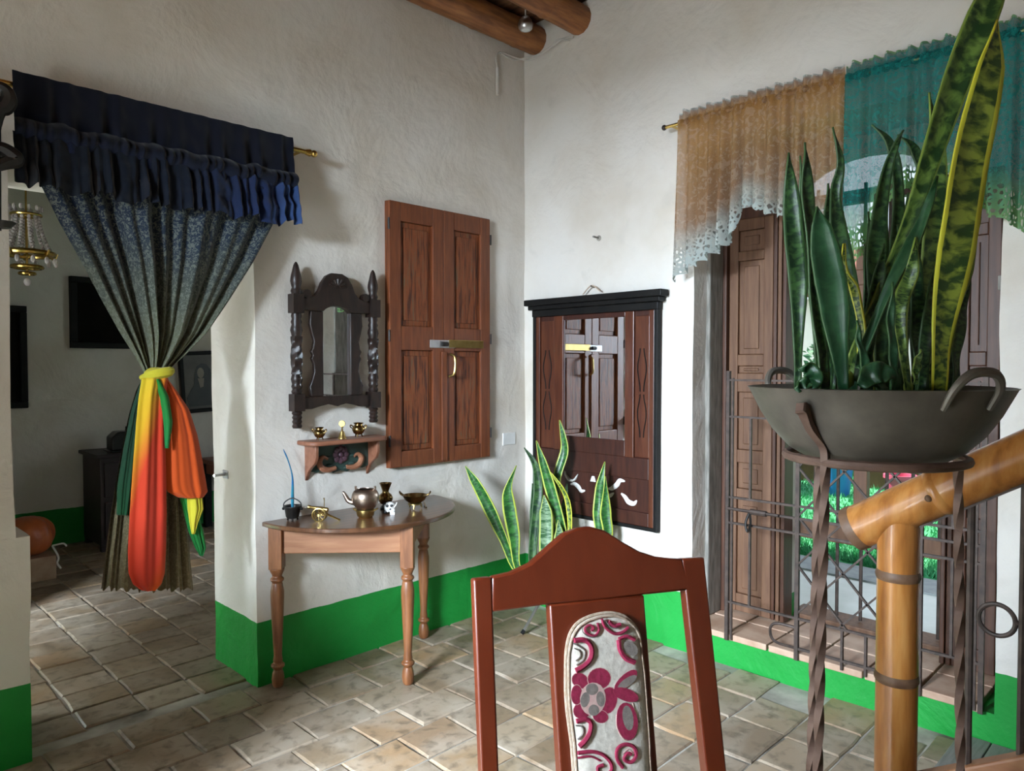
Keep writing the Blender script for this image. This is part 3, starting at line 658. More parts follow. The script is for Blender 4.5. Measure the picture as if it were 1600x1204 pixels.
b = MB(); b.ball((0, 0, .038), .028, (1.05, .9, .8)); b.ball((.014, -.006, .018), .017, (.9, .9, 1.0)); b.ball((-.012, 0, .022), .016, (1.0, .9, .9)); b.box((.016, -.008, .006), (.022, .02, .012)); b.build('skull', M['white_paint'], sk, local=True)
for (x, y, z, r) in ((-.008, -.024, .044, .0075), (.012, -.025, .046, .007), (-.022, -.012, .052, .006), (-.02, -.008, .012, .010), (.006, -.024, .028, .004)): MB().ball((x, y, z), r, (1, .5, 1), 8).build('black_patch', M['black_paint'], sk, local=True)
MB().tube(spline([(.018, -.01, .034), (.03, -.014, .042), (.038, -.016, .06)], 8), [.0045 - .0003 * i for i in range(9)], 6).build('horn', M['white_paint'], sk, local=True)
bp = thing('brass_pan', 'two-handled brass pan raised on a small stand at the right of the table', 'pan', tz(-1.075, -.265), rotz=-PI / 4)
MB().lathe([(.001, .03), (.03, .031), (.05, .045), (.062, .066), (.064, .07), (.06, .069), (.045, .047), (.001, .036)], n=26).build('pan', M['old_brass'], bp, local=True)
for s in (-1, 1): MB().tube(spline([(s * .06, .012, .068), (s * .074, .012, .078), (s * .078, 0, .088), (s * .074, -.012, .078), (s * .06, -.012, .068)], 12), .0035, 6).build('handle', M['old_brass'], bp, local=True)
b = MB().lathe([(.018, .02), (.036, .022), (.036, .028), (.018, .03)], n=18).build('stand_plate', M['brass'], bp, local=True)
for k in range(3):
    a = 2 * PI * k / 3 + .5; MB().tube([(.03 * math.cos(a), .03 * math.sin(a), .024), (.036 * math.cos(a), .036 * math.sin(a), .003)], [.006, .004], 6).build('stand_foot', M['brass'], bp, local=True)
kn = MB().tube([(-.965, -.20, TZ + .012), (-.99, -.235, TZ + .01), (-1.03, -.30, TZ + .004)], [.002, .005, .004], 6)
tag(kn.build('letter_knife', M['old_brass'], org=(-1.0, -.24, TZ)), 'thin dark metal stick lying beside the brass pan', 'knife')
# ================================================================ BIG MIRROR (right wall)
mbr = thing('panelled_mirror', 'large mahogany wall mirror with black cornice and carved side panels', 'mirror', (0, -.57, .60))
BY0, BY1, BZ0, BZ1 = -1.025, -.115, .605, 1.83
def R_(y0, y1, z0, z1, x0=-.012, x1=-.04): return MB().bx(x0, x1, y0, y1, z0, z1)
R_(BY0, BY1, BZ0, BZ1, -.008, -.026).build('back_board', M['mahogany'], mbr, smooth=False)
for y0, y1 in ((BY0, BY0 + .022), (BY1 - .022, BY1)): R_(y0, y1, BZ0, BZ1, -.008, -.046).build('edge_strip', M['black_wood'], mbr, smooth=False, bevel=.003)
R_(BY0, BY1, BZ0, BZ0 + .02, -.008, -.045).build('bottom_strip', M['black_wood'], mbr, smooth=False, bevel=.003)
for k, (z0, z1, ex) in enumerate(((1.80, 1.842, .005), (1.842, 1.868, .025), (1.868, 1.905, .045))):
    R_(BY0 - ex, BY1 + ex, z0, z1, -.008, -.046 - ex * .8).build('cornice', M['black_wood'], mbr, smooth=False, bevel=.005)
GY0, GY1, GZ0, GZ1 = -.81, -.36, 1.085, 1.772
for y0, y1 in ((GY0 - .06, GY0), (GY1, GY1 + .075)): R_(y0, y1, .995, 1.80, -.02, -.042).build('stile', M['mahogany_v'], mbr, smooth=False, bevel=.004)
for y0, y1 in ((BY0 + .022, BY0 + .055), (BY1 - .055, BY1 - .022)): R_(y0, y1, BZ0 + .02, 1.80, -.02, -.042).build('stile', M['mahogany_v'], mbr, smooth=False, bevel=.004)
for z0, z1 in ((.995, GZ0), (GZ1, 1.80)): R_(GY0 - .002, GY1 + .002, z0, z1, -.02, -.041).build('rail', M['mahogany'], mbr, smooth=False, bevel=.004)
R_(BY0 + .055, BY1 - .055, .88, .997, -.02, -.041).build('rail', M['mahogany'], mbr, smooth=False, bevel=.004)
R_(BY0 + .055, BY1 - .055, BZ0 + .02, .70, -.02, -.041).build('rail', M['mahogany'], mbr, smooth=False, bevel=.004)
R_(GY0, GY1, GZ0, GZ1, -.024, -.032).build('mirror_glass', M['mirror'], mbr, smooth=False)
for (y0, y1) in ((BY0 + .058, GY0 - .063), (GY1 + .078, BY1 - .058)):
    pn = R_(y0, y1, 1.0, 1.772, -.02, -.033).build('side_panel', M['mahogany_v'], mbr, smooth=False, bevel=.003)
    yc, hw = (y0 + y1) / 2, (y1 - y0) / 2
    cv = MB()
    for s in (-1, 1):
        for z0, z1 in ((1.11, 1.345), (1.36, 1.595)):
            f = 1 if z0 < 1.2 else -1
            pts = [(-.034, yc + s * hw * (.25 + .5 * math.sin(PI * (t if f > 0 else 1 - t)) ** 2 * (.4 + .6 * t)), z0 + (z1 - z0) * t) for t in [k / 16 for k in range(17)]]
            cv.tube(pts, .0035, 6)
    cv.build('carved_line', M['black_wood'], pn)
def squig(y, z, pts, wv, nm='cut_out'):
    sp2 = spline([(-.0275, y + a, z + b_) for a, b_ in pts], 20)
    MB().tube(sp2, [wv * math.sin(PI * min(1, max(.08, (i + 1) / 22))) ** .7 for i in range(21)], 8, flat=.5).build(nm, M['white_paint'], mbr)
lwv = [(.055, .03), (.04, .01), (.02, -.015), (-.005, -.02), (-.03, -.005), (-.05, .01)]
squig(-.42, .835, [(a, b_) for a, b_ in [(.055, .035), (.045, .01), (.015, -.015), (-.02, -.01), (-.045, .025)]], .017)
squig(-.46, .78, [(.05, .015), (.02, .02), (-.01, .005), (-.03, -.015), (-.06, -.01)], .014)
squig(-.75, .832, [(.06, -.03), (.035, -.025), (.0, .0), (-.02, .025), (-.055, .025)], .015)
squig(-.84, .765, [(.06, .02), (.035, .005), (.01, -.02), (-.025, -.025), (-.045, -.005)], .015)
squig(-.70, .775, [(.03, -.01), (.0, -.012), (-.03, .008)], .011)
MB().prism([(-.0265, -.56, .83), (-.0265, -.60, .83), (-.0265, -.59, .862), (-.0265, -.572, .862)], (-.004, 0, 0)).build('cut_out', M['white_paint'], mbr, smooth=False)
nl = thing('picture_nail', 'nail with a loop of cord above the black mirror cornice', 'nail', (0, -.565, 1.95))
MB().tube([(.01, -.565, 1.955), (-.035, -.565, 1.96)], .005, 6).build('shank', M['black_iron'], nl)
MB().tube(spline([(-.03, -.50, 1.915), (-.03, -.565, 1.962), (-.03, -.63, 1.925)], 12), .004, 6).build('cord', M['piping'], nl)
p = WB(936, 372); n2 = thing('bare_nail', 'bare iron nail in the upper white wall over the big mirror', 'nail', (0, p.y, p.z))
MB().tube([(.01, p.y, p.z), (-.05, p.y + .004, p.z + .004)], .006, 6).build('shank', M['old_frame'], n2)
MB().ball((-.002, p.y, p.z), .016, (.25, 1, 1)).build('putty_ring', M['mortar'], n2)
# ================================================================ WINDOW IN THE RIGHT WALL
win = struct(MB().bx(.30, .36, NY0, NY1 + .02, 2.28, 2.34).build('window_1', M['door'], None, smooth=False, bevel=.004))
for y0, y1 in ((NY1 - .04, NY1 + .01), (NY0 + .0, NY0 + .05)): MB().bx(.27, .37, y0, y1, SZ, 2.34).build('window_frame', M['door'], win, smooth=False, bevel=.005)
MB().bx(.13, .27, NY1 - .022, NY1 + .02, SZ, 2.6).build('old_jamb', M['old_frame'], win, smooth=False, bevel=.008)
MB().bx(.13, .27, NY0 - .02, NY0 + .02, SZ, 2.6).build('old_jamb', M['old_frame'], win, smooth=False, bevel=.008)
def panel_leaf(y0, y1, m, nm='shutter_leaf', x=.315):
    st = .05; b = MB().bx(x - .018, x + .018, y0, y0 + st, SZ + .012, 2.28).bx(x - .018, x + .018, y1 - st, y1, SZ + .012, 2.28)
    zs = [(SZ + .012, .27), (.78, .84), (.98, 1.05), (1.36, 1.46), (1.50, 1.56), (2.06, 2.11), (2.22, 2.28)]
    for z0, z1 in zs: b.bx(x - .017, x + .017, y0 + st, y1 - st, z0, z1)
    o = b.build(nm, m, win, smooth=False, bevel=.004)
    for (a, c) in zip(zs[:-1], zs[1:]):
        MB().bx(x - .003, x + .008, y0 + st, y1 - st, a[1], c[0]).bx(x - .011, x + .0, y0 + st + .03, y1 - st - .03, a[1] + min(.03, (c[0] - a[1]) * .3), c[0] - min(.03, (c[0] - a[1]) * .3)).build('panel', m, o, smooth=False, bevel=.005)
    return o
panel_leaf(-1.50, -1.255, M['door_worn']); panel_leaf(-2.50, -2.335, M['door'])
for y, m in ((-1.515, 'door'), (-1.54, 'door_worn'), (-1.565, 'door')): MB().bx(.29, .395, y - .010, y + .010, SZ + .012, 2.28).build('folded_leaf', M[m], win, smooth=False, bevel=.004)
for y in (-2.325, -2.30): MB().bx(.29, .395, y - .010, y + .010, SZ + .012, 2.28).build('folded_leaf', M['door'], win, smooth=False, bevel=.004)
# wooden cross rails and iron bars of the outer grille
for z0, z1 in ((1.905, 1.985), (.585, .675)): MB().bx(.50, .56, -2.30, -1.55, z0, z1).build('grille_rail', M['door_worn'], win, smooth=False, bevel=.006)
MB().bx(.51, .56, -1.90, -1.835, .675, 1.0).build('grille_post', M['door_worn'], win, smooth=False, bevel=.005)
MB().bx(.51, .56, -1.90, -1.835, 1.70, 2.1).build('grille_post', M['door_worn'], win, smooth=False, bevel=.005)
for k in range(6):
    yb = -1.635 - .118 * k; MB().tube([(.53, yb, .20), (.53, yb, 2.42)], .009, 8).build('grille_bar', M['iron'], win)
MB().bx(.44, .62, -2.32, -1.54, SZ - .04, SZ + .03).build('threshold', M['door_worn'], win, smooth=False, bevel=.006)
# tiled sill
sl = thing('window_sill', None, None, (.18, -1.8, SZ - .03)); sl['kind'] = 'structure'
yy = NY1 + .015; k = 0
while yy > -2.40:
    for x0, x1 in ((-.02, .20), (.21, .43)):
        MB().bx(x0, x1, yy - .215, yy - .006, SZ - .032, SZ + random.uniform(-.002, .002)).build('tile', M['terracotta'], sl, smooth=False, bevel=.004)
    yy -= .22
# small outlet on the right frame
so = thing('wall_socket', 'small grey three-hole socket on the right window frame', 'socket', (.26, NY0 + .03, 1.85))
c_ = hit(1567, 441, 0, .25)
so.location = (.25, c_.y, c_.z - .03)
MB().bx(.25, .275, c_.y - .018, c_.y + .018, c_.z - .03, c_.z + .03).build('plate', M['old_frame'], so, smooth=False, bevel=.003)
for k in (-1, 0, 1): MB().tube([(.251, c_.y, c_.z + k * .016), (.247, c_.y, c_.z + k * .016)], .005, 8).build('hole', M['black_paint'], so)
# ================================================================ IRON GATE BEFORE THE WINDOW
gt = thing('iron_gate', 'wrought-iron gate with crossed diagonal bars before the open window', 'gate', (-.03, -1.98, .13))
GX = -.03; gw = .014
def gb_(y0, z0, y1, z1, nm, wd=gw, th=.010): return MB().bar((GX, y0, z0), (GX, y1, z1), wd, th, (1, 0, 0)).build(nm, M['iron'], gt, smooth=False)
yV = [-1.432, -1.785, -2.30, -2.52]
for y, zt in ((yV[0], 1.475), (yV[1], 1.44), (yV[2], 1.44), (yV[3], 1.475)): gb_(y, .135, y, zt, 'upright', .018, .018)
gb_(-1.455, .14, -1.455, 1.44, 'upright', .010, .010); gb_(-2.497, .14, -2.497, 1.44, 'upright', .010, .010)
for z in (1.43, 1.25, .852, .795, .725, .33): gb_(yV[0], z, yV[3], z, 'cross_bar')
for y in (-1.55, -2.415): gb_(y, .33, y, .725, 'baluster', .012); gb_(y, .852, y, 1.25, 'baluster', .012)
for y in (-1.885, -1.99, -2.09, -2.19): gb_(y, .15, y, .33, 'baluster', .016)
gb_(-1.785, .19, -2.30, .19, 'cross_bar')
for s, yc in ((1, -1.432), (-1, -2.52)):
    pts = [(GX, yc - s * .02, .285), (GX, yc - s * .20, .285)] if False else spline([(GX, -1.785 if s > 0 else -2.30, .285), (GX, yc - s * .27, .285), (GX, yc - s * .235, .27), (GX, yc - s * .225, .24), (GX, yc - s * .235, .205), (GX, yc - s * .27, .19), (GX, -1.785 if s > 0 else -2.30, .19)], 30)
    MB().tube(pts, .007, 6).build('scroll', M['iron'], gt)
# diagonal lattice in the middle panel
ya, yb_, za, zb = -1.785, -2.30, .33, 1.25
dy, dz = .1030, .1135
def clipd(y0, z0, sy):
    # walk along diagonal from (y0,z0) downwards in y with slope sy
    t0, t1 = 0, (y0 - yb_) / dy
    if sy > 0: t1 = min(t1, (zb - z0) / dz); t0 = max(t0, (za - z0) / dz)
    else: t1 = min(t1, (z0 - za) / dz); t0 = max(t0, (z0 - zb) / dz)
    if t1 - t0 > .2: gb_(y0 - t0 * dy, z0 + sy * t0 * dz, y0 - t1 * dy, z0 + sy * t1 * dz, 'diagonal_bar', .012, .008)
for k in range(-4, 12):
    z0 = .352 + .227 * k; clipd(ya, z0, 1); clipd(ya, z0, -1)
# sliding bolt
MB().tube([(GX - .015, -1.44, .797), (GX - .015, -1.70, .797)], .008, 8).build('sliding_bolt', M['iron'], gt)
MB().tube([(GX - .015, -1.56, .797), (GX - .015, -1.64, .797)], .014, 8).build('bolt_sleeve', M['iron'], gt)
MB().tube(spline([(GX - .02, -1.555, .79), (GX - .025, -1.54, .74), (GX - .025, -1.55, .70), (GX - .025, -1.565, .74), (GX - .02, -1.558, .79)], 16), .006, 6).build('bolt_handle', M['black_iron'], gt)
# ================================================================ LACE VALANCE OVER THE WINDOW
rd = thing('curtain_rod', 'slim gilt curtain rod carrying the lace valance over the window', 'curtain rod', (-.07, -1.9, 2.74))
RZ = 2.735; RX = -.075
MB().tube([(RX, -1.085, RZ), (RX, -3.0, RZ)], .009, 8).build('rod', M['gold_rod'], rd)
MB().ball((RX, -1.08, RZ), .014).build('finial', M['dark_wood'], rd)
for y in (-1.12, -1.85, -2.9): MB().tube([(.0, y, RZ), (RX, y, RZ)], .006, 6).build('bracket', M['gold_rod'], rd)
def lace(name, ya, yb, bottom, m, label, seedk):
    rnd = random.Random(seedk); L = ya - yb; nf = L / .062
    fs = [(rnd.uniform(.7, 1.4) * nf * 2 * PI, rnd.uniform(0, 6)) for _ in range(3)]
    t = thing(name, label, 'curtain', (RX, (ya + yb) / 2, RZ), group='lace valance panels')
    def fold(u, v):
        a = .010 + .028 * v; return a * (.6 * math.sin(fs[0][0] * u + fs[0][1]) + .4 * math.sin(fs[1][0] * .6 * u + fs[1][1]))
    def bz(u):
        z = lerpl(bottom, u); return z + .016 * abs(math.sin(u * L / .055 * PI / 1))
    def fn(u, v):
        y = ya + (yb - ya) * u + .01 * math.sin(fs[2][0] * u) * v
        return V((RX - .014 + fold(u, v) - .012 * v, y, RZ + .012 + (bz(u) - RZ - .012) * v))
    b = MB(); b.surf(fn, 150, 40); b.build('lace_panel', m, t)
    hd = MB()
    def fh(u, v):
        y = ya + (yb - ya) * u; a = 2 * PI * v
        rr = .016 + .004 * math.sin(u * L / .012 * 2)
        return V((RX + rr * math.cos(a), y, RZ + rr * math.sin(a)))
    hd.surf(fh, 160, 8); hd.build('rod_pocket', m, t)
    ru = MB(); ru.surf(lambda u, v: V((RX + (.006 + .012 * v) * math.sin(u * L / .022 * PI), ya + (yb - ya) * u, RZ + .012 + v * (.04 + .012 * math.sin(u * L / .07 * PI) ** 2))), 200, 4); ru.build('heading_ruffle', m, t)
    return t
zb_ = lambda x, y: WB(x, y, .09).z
yq = lambda x: WB(x, 300, .09).y
y0_, y1_, y2_ = yq(1058), yq(1318), yq(1660)
def prof(pts, ya, yb, n=40):
    P = sorted([(( ya - yq(x)) / (ya - yb), zb_(x, y)) for x, y in pts]); out = []
    for i in range(n + 1):
        u = i / n; k = max([j for j in range(len(P)) if P[j][0] <= u] or [0]); k = min(k, len(P) - 2)
        t = (u - P[k][0]) / max(1e-6, P[k + 1][0] - P[k][0]); t = max(0, min(1, t)); out.append(P[k][1] + (P[k + 1][1] - P[k][1]) * t)
    return out
lace('lace_curtain', y0_, y1_, prof([(1052, 448), (1075, 425), (1100, 410), (1135, 385), (1150, 372), (1156, 330), (1175, 325), (1195, 335), (1222, 342), (1245, 350), (1318, 400)], y0_, y1_), M['lace_orange'], 'orange-brown lace valance panel fading to pale at its hem', 11)
lace('lace_curtain', y1_, y2_, prof([(1315, 405), (1335, 415), (1356, 400), (1372, 340), (1420, 300), (1480, 300), (1530, 330), (1560, 345), (1600, 365), (1660, 390)], y1_, y2_), M['lace_teal'], 'teal lace valance panel beside the orange one, behind the tall leaves', 12)
# ================================================================ GARDEN BITS OUTSIDE
def bush(name, c, rx, ry, rz, n, m, label, ls=.09, seedk=1):
    rnd = random.Random(seedk); t = thing(name, label, 'bush', (c[0], c[1], 0), group='garden bushes')
    b = MB()
    for k in range(n):
        d = V((rnd.gauss(0, 1), rnd.gauss(0, 1), rnd.gauss(0, 1))).normalized() * rnd.uniform(.5, 1)
        p = V((c[0] + d.x * rx, c[1] + d.y * ry, c[2] + d.z * rz)); a = V((rnd.gauss(0, 1), rnd.gauss(0, 1), rnd.gauss(0, .6))).normalized(); s_ = a.cross(V((rnd.gauss(0, 1), 0, 1))).normalized()
        l = ls * rnd.uniform(.6, 1.3); b.add([p, p + a * l * .5 + s_ * l * .28, p + a * l, p + a * l * .5 - s_ * l * .28], [(0, 1, 2, 3)])
    b.build('foliage', m, t, smooth=False)['kind'] = 'stuff'
    MB().tube([(c[0], c[1], -.02), (c[0], c[1], c[2])], .03, 6).build('stem', M['door'], t); return t
bush('garden_bush', (5.2, 1.2, .55), .6, .6, .55, 1500, M['hedge'], 'dark green bush outside at the left of the window opening', .12, 1)
bush('garden_bush', (7.2, 1.6, .75), .7, 1.1, .6, 1700, M['hedge'], 'green leafy bush behind the clay planters outside', .14, 2)
bush('garden_bush', (7.6, -.3, .85), .6, .7, .4, 1000, M['pale_leaf'], 'pale green leafy bush behind the planters seen under the bowl', .14, 3)
bush('garden_bush', (11.5, 2.3, 1.6), .5, .8, .8, 900, M['hedge'], 'far shrub before the white house wall', .16, 4)
def planter(c, lx, ly, hz, m, label, g='planters on the lawn'):
    t = thing('planter_box', label, 'planter', (c[0], c[1], 0), group=g)
    b = MB().prism([(c[0] - lx / 2 * .85, c[1] - ly / 2 * .92, 0), (c[0] + lx / 2 * .85, c[1] - ly / 2 * .92, 0), (c[0] + lx / 2, c[1] - ly / 2, hz), (c[0] - lx / 2, c[1] - ly / 2, hz)], (0, ly, 0)); b.build('box', m, t, smooth=False, bevel=.01)
    MB().bx(c[0] - lx / 2 - .02, c[0] + lx / 2 + .02, c[1] - ly / 2 - .02, c[1] + ly / 2 + .02, hz - .05, hz).build('rim', m, t, smooth=False, bevel=.01)
planter((6.2, .75, 0), .35, .8, .34, M['clay'], 'long clay planter box standing at the left on the lawn')
planter((6.2, -.45, 0), .35, 1.0, .36, M['clay'], 'long clay planter box standing at the right on the lawn')
bk = thing('blue_bucket', 'blue plastic bucket on the lawn between the planters', 'bucket', (5.3, .05, 0))
MB().lathe([(.001, 0), (.12, 0), (.16, .36), (.175, .36), (.175, .39), (.15, .39), (.11, .02), (.001, .02)], n=20).build('bucket', M['blue_plastic'], bk, local=True)
MB().tube([(.17 * math.cos(a), 0, .37 + .1 * math.sin(a)) for a in [PI * k / 12 for k in range(13)]], .008, 6).build('handle', M['steel'], bk, local=True)
pb = thing('pink_pot', 'pink plastic pot beside the right clay planter on the lawn', 'pot', (5.5, -.55, 0))
MB().lathe([(.001, 0), (.11, 0), (.15, .24), (.17, .24), (.17, .28), (.145, .28), (.10, .02), (.001, .02)], n=20).build('pot', M['pink_plastic'], pb, local=True)
# ================================================================ SNAKE PLANT LEAVES
def leaf(parent, pts, wid, m, twist=0.0, twist1=None, cup=.18, face=None, n=26):
    """pts: 3-D centre line from base to tip, wid: widths (m) along it"""
    c = spline(pts, n); twist1 = twist if twist1 is None else twist1
    vs = []; uv = []; cols = 7
    for i in range(n + 1):
        t = (c[min(n, i + 1)] - c[max(0, i - 1)]).normalized(); f = i / n
        nr = (-DV if face is None else V(face)); nr = (nr - t * nr.dot(t)).normalized(); s = t.cross(nr)
        a = twist + (twist1 - twist) * f; s2 = s * math.cos(a) + nr * math.sin(a); n2 = nr * math.cos(a) - s * math.sin(a)
        wv = max(.0012, lerpl(wid, f))
        for k in range(cols):
            u = k / (cols - 1) * 2 - 1
            vs.append(c[i] + s2 * (u * wv / 2) + n2 * (cup * wv * (abs(u) ** 1.6 - .4) + .003 * math.sin(f * 17 + u)))
            uv.append(((u + 1) / 2, f))
    b = MB(); b.add(vs, [(i * cols + k, i * cols + k + 1, (i + 1) * cols + k + 1, (i + 1) * cols + k) for i in range(n) for k in range(cols - 1)], uv)
    return b.build('leaf', m, parent, solid=.0035)
# ---- iron bowl on its tall stand
SD = 1.35
BC = dep(1366, 606, SD); RIMZ = BC.z; RR = .222
st = thing('plant_stand', 'tall twisted-iron plant stand carrying the big iron bowl', 'stand', (BC.x, BC.y, 0))
ringz = G(1366, 716, 0).z + RIMZ - .128; RG = .152
MB().tube([(BC.x + RG * math.cos(a), BC.y + RG * math.sin(a), ringz) for a in [2 * PI * k / 40 for k in range(40)]], .0085, 8, closed=True).build('ring', M['rust'], st)
# leg azimuths in camera terms: left-front, right-front, rear
az = []
for pxx, near_ in ((1290, True), (1497, False)):
    # choose the ring point that projects on that column
    best = min((abs(px((BC.x + RG * math.cos(a), BC.y + RG * math.sin(a), ringz))[0] - pxx) + (0 if ((V((math.cos(a), math.sin(a), 0))).dot(DV) < .35) else 500), a) for a in [2 * PI * k / 720 for k in range(720)])
    az.append(best[1])
a3 = az[0] + (az[1] - az[0]) / 2 + PI
v0 = V((math.cos(az[0]), math.sin(az[0]), 0)) + V((math.cos(az[1]), math.sin(az[1]), 0)); a3 = math.atan2(-v0.y, -v0.x)
for i, a in enumerate(az + [a3]):
    d = V((math.cos(a), math.sin(a), 0)); foot = V((BC.x, BC.y, 0)) + d * (RG + .03); top = V((BC.x, BC.y, ringz)) + d * RG
    nn = 150; pts = [top.lerp(foot, k / nn) for k in range(nn + 1)]
    MB().tube(pts, [.0088] * (nn + 1), 4, twist=.19).build('leg', M['rust'], st)
    arm = [top, top + d * .006 + V((0, 0, .03)), V((BC.x, BC.y, RIMZ - .065)) + d * (.197), V((BC.x, BC.y, RIMZ - .035)) + d * (.217), V((BC.x, BC.y, RIMZ - .028)) + d * (.228)]
    MB().tube(spline(arm, 14), [.009] * 9 + [.010, .011, .012, .013, .013, .010], 4).build('arm', M['rust'], st)
for z in (.28,):
    MB().tube([(BC.x + (RG + .02) * math.cos(a), BC.y + (RG + .02) * math.sin(a), z) for a in [2 * PI * k / 32 for k in range(32)]], .006, 6, closed=True).build('lower_ring', M['rust'], st)
bw = thing('iron_bowl', 'wide dark iron cooking bowl with loop handles used as a planter', 'bowl', (BC.x, BC.y, RIMZ - .148))
pr = [(.001, -.148), (.06, -.146), (.11, -.134), (.148, -.112), (.178, -.08), (.2, -.045), (RR, 0), (RR + .003, .002), (RR - .002, .003), (RR - .008, -.004), (.19, -.05), (.16, -.09), (.10, -.128), (.001, -.14)]
MB().lathe([(r, z) for r, z in pr], (BC.x, BC.y, RIMZ), 56).build('bowl', M['bowl'], bw)
for pxx, far in ((1228, True), (1520, False)):
    cand = [(abs(px((BC.x + RR * math.cos(a), BC.y + RR * math.sin(a), RIMZ))[0] - pxx) + (0 if (V((math.cos(a), math.sin(a), 0)).dot(DV) > 0) == far else 500), a) for a in [2 * PI * k / 720 for k in range(720)]]
    a = min(cand)[1]; d = V((math.cos(a), math.sin(a), 0)); s = V((-d.y, d.x, 0)); o = V((BC.x, BC.y, RIMZ))
    hp = [o + d * (RR - .012) + s * .043 + V((0, 0, -.028)), o + d * (RR + .008) + s * .042 + V((0, 0, .004)), o + d * (RR + .018) + s * .026 + V((0, 0, .026)), o + d * (RR + .02) + V((0, 0, .032)), o + d * (RR + .018) - s * .026 + V((0, 0, .026)), o + d * (RR + .008) - s * .042 + V((0, 0, .004)), o + d * (RR - .012) - s * .043 + V((0, 0, -.028))]
    MB().tube(spline(hp, 26), [.005 + .003 * math.sin(PI * i / 26) for i in range(27)], 8).build('loop_handle', M['bowl'], bw)
b = MB(); b.surf(lambda u, v: V((BC.x + .196 * v * math.cos(2 * PI * u), BC.y + .196 * v * math.sin(2 * PI * u), RIMZ - .03 + .018 * (1 - v) + .008 * noise.noise(V((u * 9, v * 14, 2))))), 48, 14)
b.uv = {}; b.build('soil', M['soil'], bw)['kind'] = 'stuff'
spn = thing('snake_plant', 'clump of tall banded snake plants growing in the iron bowl', 'plant', (BC.x, BC.y, RIMZ - .02))
pxm = SD / F                                   # metres per pixel at the bowl
def L_(pts, wpx, m, dd=0.0, dd1=None, tw=0.0, tw1=None, cup=.18):
    dd1 = dd if dd1 is None else dd1; n = len(pts)
    P = [dep(x, y, SD + dd + (dd1 - dd) * i / (n - 1)) for i, (x, y) in enumerate(pts)]
    leaf(spn, P, [wv * pxm for wv in wpx], M[m], tw, tw1, cup)
# listed base -> tip
L_([(1246, 612), (1247, 540), (1247, 450), (1241, 370), (1235, 290), (1233, 238)], [10, 12, 18, 28, 30, 26, 14, 1], 'leaf', -.02, tw=.2)
L_([(1288, 615), (1283, 540), (1274, 440), (1265, 340), (1259, 270), (1259, 222)], [16, 20, 24, 26, 24, 20, 12, 1], 'leaf', -.06, tw=-.3)
L_([(1280, 612), (1272, 480), (1260, 380), (1254, 300), (1251, 243)], [10, 12, 14, 14, 10, 1], 'leaf', .06)
L_([(1318, 612), (1310, 540), (1302, 470), (1292, 410), (1283, 360), (1277, 322)], [12, 24, 38, 44, 40, 26, 1], 'leaf_g', -.08, tw=.25)
L_([(1292, 612), (1298, 500), (1300, 420), (1297, 340), (1295, 286)], [12, 16, 24, 26, 20, 1], 'leaf', .05)
L_([(1330, 612), (1330, 520), (1318, 430), (1308, 350), (1306, 300), (1313, 255), (1302, 198)], [14, 34, 42, 34, 26, 17, 14, 10, 1], 'leaf', .02, tw=.1)
L_([(1345, 600), (1346, 520), (1338, 460), (1322, 425), (1318, 380)], [6, 14, 14, 10, 2], 'leaf_y', -.03, tw=.9)
L_([(1378, 614), (1376, 520), (1370, 420), (1372, 350), (1386, 270), (1400, 225), (1413, 203)], [18, 26, 34, 34, 24, 12, 8, 1], 'leaf', .03)
L_([(1402, 612), (1402, 520), (1398, 430), (1403, 330), (1402, 270), (1388, 222), (1363, 194)], [16, 22, 24, 22, 20, 16, 12, 1], 'leaf', .08)
L_([(1455, 560), (1452, 420), (1445, 290), (1430, 236), (1403, 210)], [10, 18, 20, 14, 1], 'leaf', .1)
L_([(1325, 602), (1332, 562), (1372, 470), (1420, 352), (1452, 252), (1490, 140), (1528, 40), (1556, -25), (1566, -60)], [14, 16, 18, 20, 26, 36, 44, 46, 34, 2], 'leaf_m', -.03, -.0, tw=.35, tw1=.05)
L_([(1338, 596), (1350, 545), (1385, 460), (1425, 380), (1452, 318), (1464, 274)], [10, 12, 16, 20, 14, 1], 'leaf_g', -.06, tw=.8)
L_([(1467, 612), (1470, 540), (1483, 450), (1500, 340), (1520, 230), (1545, 110), (1560, 30)], [20, 26, 40, 54, 58, 52, 40, 1], 'leaf_y', -.06, -.11, tw=.1, tw1=-.15, cup=.1)
L_([(1452, 612), (1454, 520), (1456, 420), (1462, 320), (1462, 230), (1453, 144)], [22, 30, 38, 42, 34, 24, 1], 'leaf_m', .05)
L_([(1480, 612), (1484, 500), (1490, 400), (1497, 300), (1502, 205)], [22, 30, 36, 30, 1], 'leaf', .09)
L_([(1472, 605), (1488, 500), (1512, 420), (1532, 338)], [8, 14, 16, 1], 'leaf_m', .03, tw=.7)
for (bx_, tx_, ty_, ww, dd_, mm) in ((1300, 1318, 330, 26, .1, 'leaf'), (1360, 1358, 330, 24, .12, 'leaf'), (1390, 1420, 300, 26, .11, 'leaf'), (1415, 1404, 350, 30, .04, 'leaf'), (1432, 1448, 310, 30, .08, 'leaf'), (1463, 1476, 260, 32, .12, 'leaf_m'), (1350, 1382, 380, 22, -.02, 'leaf'), (1440, 1475, 380, 24, -.02, 'leaf'), (1492, 1512, 400, 22, .05, 'leaf')):
    L_([(bx_, 612), (bx_ + (tx_ - bx_) * .3 - 3, 612 + (ty_ - 612) * .35), (bx_ + (tx_ - bx_) * .65, 612 + (ty_ - 612) * .7), (tx_, ty_)], [ww * .5, ww * .75, ww, ww * .8, 1], mm, dd_, tw=(bx_ % 7 - 3) * .12)
L_([(1420, 612), (1408, 520), (1408, 470), (1424, 425), (1432, 370)], [8, 16, 22, 20, 2], 'leaf_m', -.07, tw=.4)
